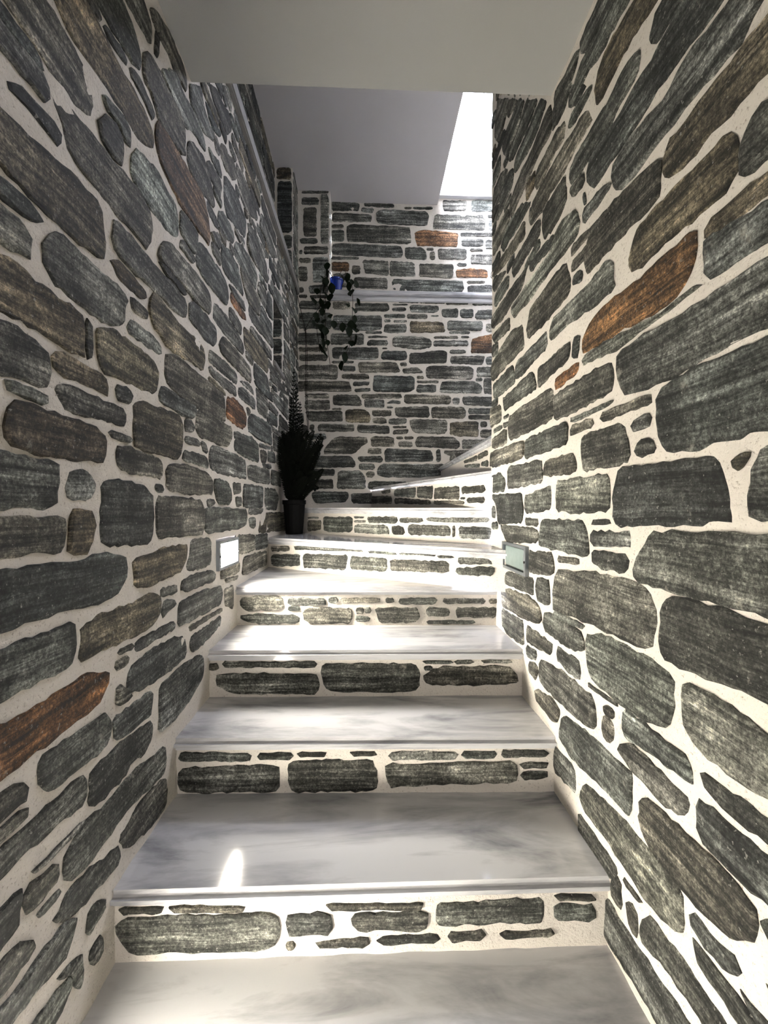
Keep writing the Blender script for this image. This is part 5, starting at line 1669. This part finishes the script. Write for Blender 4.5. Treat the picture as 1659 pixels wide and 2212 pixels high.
wall_lamp('wall_light', .56, -1, 1.455, 1.712, -.24, -.135, False, 'unlit recessed step light in a grey metal frame on the right wall')
wall_lamp('wall_light', -.565, 1, .38, .62, -.98, -.87, True, 'lit recessed step light low on the left wall beside the bottom landing')

# ---------------------------------------------------------------- plants
def P3(x, y, Yd):                                        # a point at depth Yd, given by its direction from the landing
    dx, dz = (x - 793) / F, (1097 - y) / F
    return Vector((dx * Yd, Yd, dz * Yd))
def leaf_mesh(name, L, W, mat):
    bm = bmesh.new(); mid = []; a = []; b = []
    for i, (t, w) in enumerate(((0, .05), (.15, .6), (.4, 1), (.7, .75), (.9, .3), (1, .02))):
        zc = -.12 * L * (t - .3) ** 2
        mid.append(bm.verts.new((t * L, 0, zc))); a.append(bm.verts.new((t * L, w * W / 2, zc + .12 * W))); b.append(bm.verts.new((t * L, -w * W / 2, zc + .12 * W)))
    for i in range(5):
        bm.faces.new((mid[i], mid[i + 1], a[i + 1], a[i])); bm.faces.new((mid[i], b[i], b[i + 1], mid[i + 1]))
    me = bpy.data.meshes.new(name); bm.to_mesh(me); bm.free(); me.materials.append(mat)
    for p in me.polygons: p.use_smooth = True
    return me
vine = tag(empty('potted_vine', (-.255, 3.565, SZ1)), 'trailing vine in a small blue pot on the shelf of the back wall', 'plant'); VO = Vector(vine.location)
obj('pot', lathe([(.034, 0), (.040, .004), (.055, .10), (.060, .105), (.060, .12), (.052, .12), (.048, .10)]), M['blue'], vine, smooth=False)
obj('soil', lathe([(.001, .098), (.050, .100), (.001, .106)], 14), M['soil'], vine)
lm = leaf_mesh('leaf', .070, .052, M['leaf'])
zz = lambda X_, Y_: (560 + X_ / 5.53, 420 + Y_ / 5.53)
LEAVES = [(820, 890), (1150, 1090), (1110, 1210), (1165, 1300), (1050, 1370), (860, 1260), (730, 1310), (800, 1380), (700, 1200), (850, 1500), (890, 1570),
          (700, 1540), (760, 1620), (1140, 1500), (1100, 1560), (1140, 1600), (1075, 1640), (1150, 1730), (1110, 1810), (800, 1650), (740, 1700), (1050, 1870),
          (1020, 1940), (990, 2050), (820, 1800), (760, 1780), (720, 1850), (1000, 1590), (640, 1310), (760, 1060), (1050, 1000), (1100, 1080), (800, 960),
          (780, 1240), (770, 1130), (830, 1340), (760, 1420), (690, 1620), (730, 1900), (790, 1560), (1060, 1100), (980, 1030), (1120, 1420), (1150, 1660), (690, 1480), (650, 1570), (860, 1120), (810, 1060)]
random.seed(21)
for X_, Y_ in LEAVES:
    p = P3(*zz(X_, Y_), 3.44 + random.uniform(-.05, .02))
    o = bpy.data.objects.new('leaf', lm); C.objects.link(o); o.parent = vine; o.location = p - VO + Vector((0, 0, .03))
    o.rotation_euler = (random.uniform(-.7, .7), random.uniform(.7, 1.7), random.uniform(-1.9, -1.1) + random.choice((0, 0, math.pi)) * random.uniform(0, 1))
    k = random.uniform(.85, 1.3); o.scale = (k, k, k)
for path in ([(840, 940), (800, 1100), (800, 1250), (790, 1450), (800, 1700), (830, 1900), (850, 2040)], [(1040, 960), (1110, 1080), (1120, 1300), (1110, 1600), (1090, 1800), (1010, 1980), (990, 2110)],
             [(820, 930), (740, 1150), (730, 1350), (690, 1600), (730, 1900)], [(1020, 870), (1040, 1000), (990, 1120)]):
    bm = bmesh.new(); pts = [VO + Vector((random.uniform(-.02, .02), -.02, .10))] + [P3(*zz(*q), 3.44) for q in path]
    tube(bm, [p - VO for p in pts], .0022, 5); obj('stem', bm, M['stem'], vine)
# twine strung from the ledge down towards the corner plant
bm = bmesh.new()
tube(bm, [P3(634, 598, 3.30), P3(641, 630, 3.33), P3(654, 685, 3.38), P3(661, 716, 3.40)], .0026, 5)
tube(bm, [P3(708, 640, 3.42), P3(690, 670, 3.42), P3(668, 702, 3.40), P3(661, 716, 3.40)], .0022, 5)
tube(bm, [P3(661, 714, 3.40), P3(662, 760, 3.40), P3(661, 850, 3.40), P3(664, 900, 3.38), P3(668, 960, 3.34)], .0028, 5)
tube(bm, [P3(662, 716, 3.40), P3(665, 760, 3.41), P3(664, 850, 3.41), P3(667, 900, 3.38), P3(670, 960, 3.34)], .0022, 5)
tw = tag(obj('twine', bm, M['twine']), 'thin dark twine strung from the wall ledge down to the corner plant', 'twine')
for q in ((661, 716), (662, 834), (664, 857), (652, 690)):
    bm = bmesh.new(); c = P3(*q, 3.40)
    for k in range(3):
        d = Vector((random.uniform(-1, 1), random.uniform(-.3, .3), random.uniform(-.6, .6))).normalized() * .022
        tube(bm, [c - d, c, c + d], [.0008, .0035, .0008], 5)
    obj('knot', bm, M['twine'], tw)
# the corner plant: pot on the winder, arching fronds
plant = tag(empty('potted_fern', (-.475, 2.80, -.17)), 'dark potted fern standing in the left corner where the stairs turn', 'plant'); PO = Vector(plant.location)
obj('pot', lathe([(.052, .0), (.056, .005), (.070, .19), (.076, .195), (.076, .22), (.066, .22), (.064, .19)]), M['black'], plant, smooth=False)
obj('soil', lathe([(.001, .192), (.065, .195), (.001, .205)], 14), M['soil'], plant)
def frond(base, tip, sag, ll, side, nleaf=26):
    """a midrib with a row of narrow leaflets on each side"""
    bm = bmesh.new(); base, tip = Vector(base), Vector(tip); pts = []
    for i in range(nleaf + 1):
        t = i / nleaf; p = base.lerp(tip, t); p.z += sag * math.sin(math.pi * t) ; pts.append(p)
    tube(bm, pts[::3] + [pts[-1]], .0025, 4)
    for i in range(2, nleaf):
        t = i / nleaf; d = (pts[i + 1] - pts[i - 1]).normalized(); sd = d.cross(Vector(side)).normalized()
        L = ll * math.sin(math.pi * min(.97, t * .75 + .2))
        for s in (-1, 1):
            q = pts[i] + (sd * s * .85 + d * .55).normalized() * L; w = d * .0075
            m_ = pts[i].lerp(q, .5)
            bm.faces.new([bm.verts.new(v) for v in (pts[i], m_ - w, q, m_ + w)])
    return bm
random.seed(5)
FR = [((637, 800), 2.98, .0), ((643, 835), 2.95, .0), ((650, 870), 3.0, .0), ((630, 860), 2.9, .0), ((655, 905), 3.0, .02), ((628, 900), 2.85, .02)]
for k in range(60):                                      # the bushy crown, from the wall side round to the steps
    a = random.uniform(0, 1); q = (random.choice((random.uniform(603, 660), random.uniform(603, 705))), 925 + 135 * random.random() ** 1.1)
    FR.append((q, random.uniform(2.62, 3.05), random.uniform(.0, .09)))
for q, Yd, sag in FR:
    p = P3(*q, Yd); p.x = max(p.x, -.548); p.y = min(p.y, 3.49)
    b0 = Vector((random.uniform(-.04, .04), random.uniform(-.04, .04), .20))
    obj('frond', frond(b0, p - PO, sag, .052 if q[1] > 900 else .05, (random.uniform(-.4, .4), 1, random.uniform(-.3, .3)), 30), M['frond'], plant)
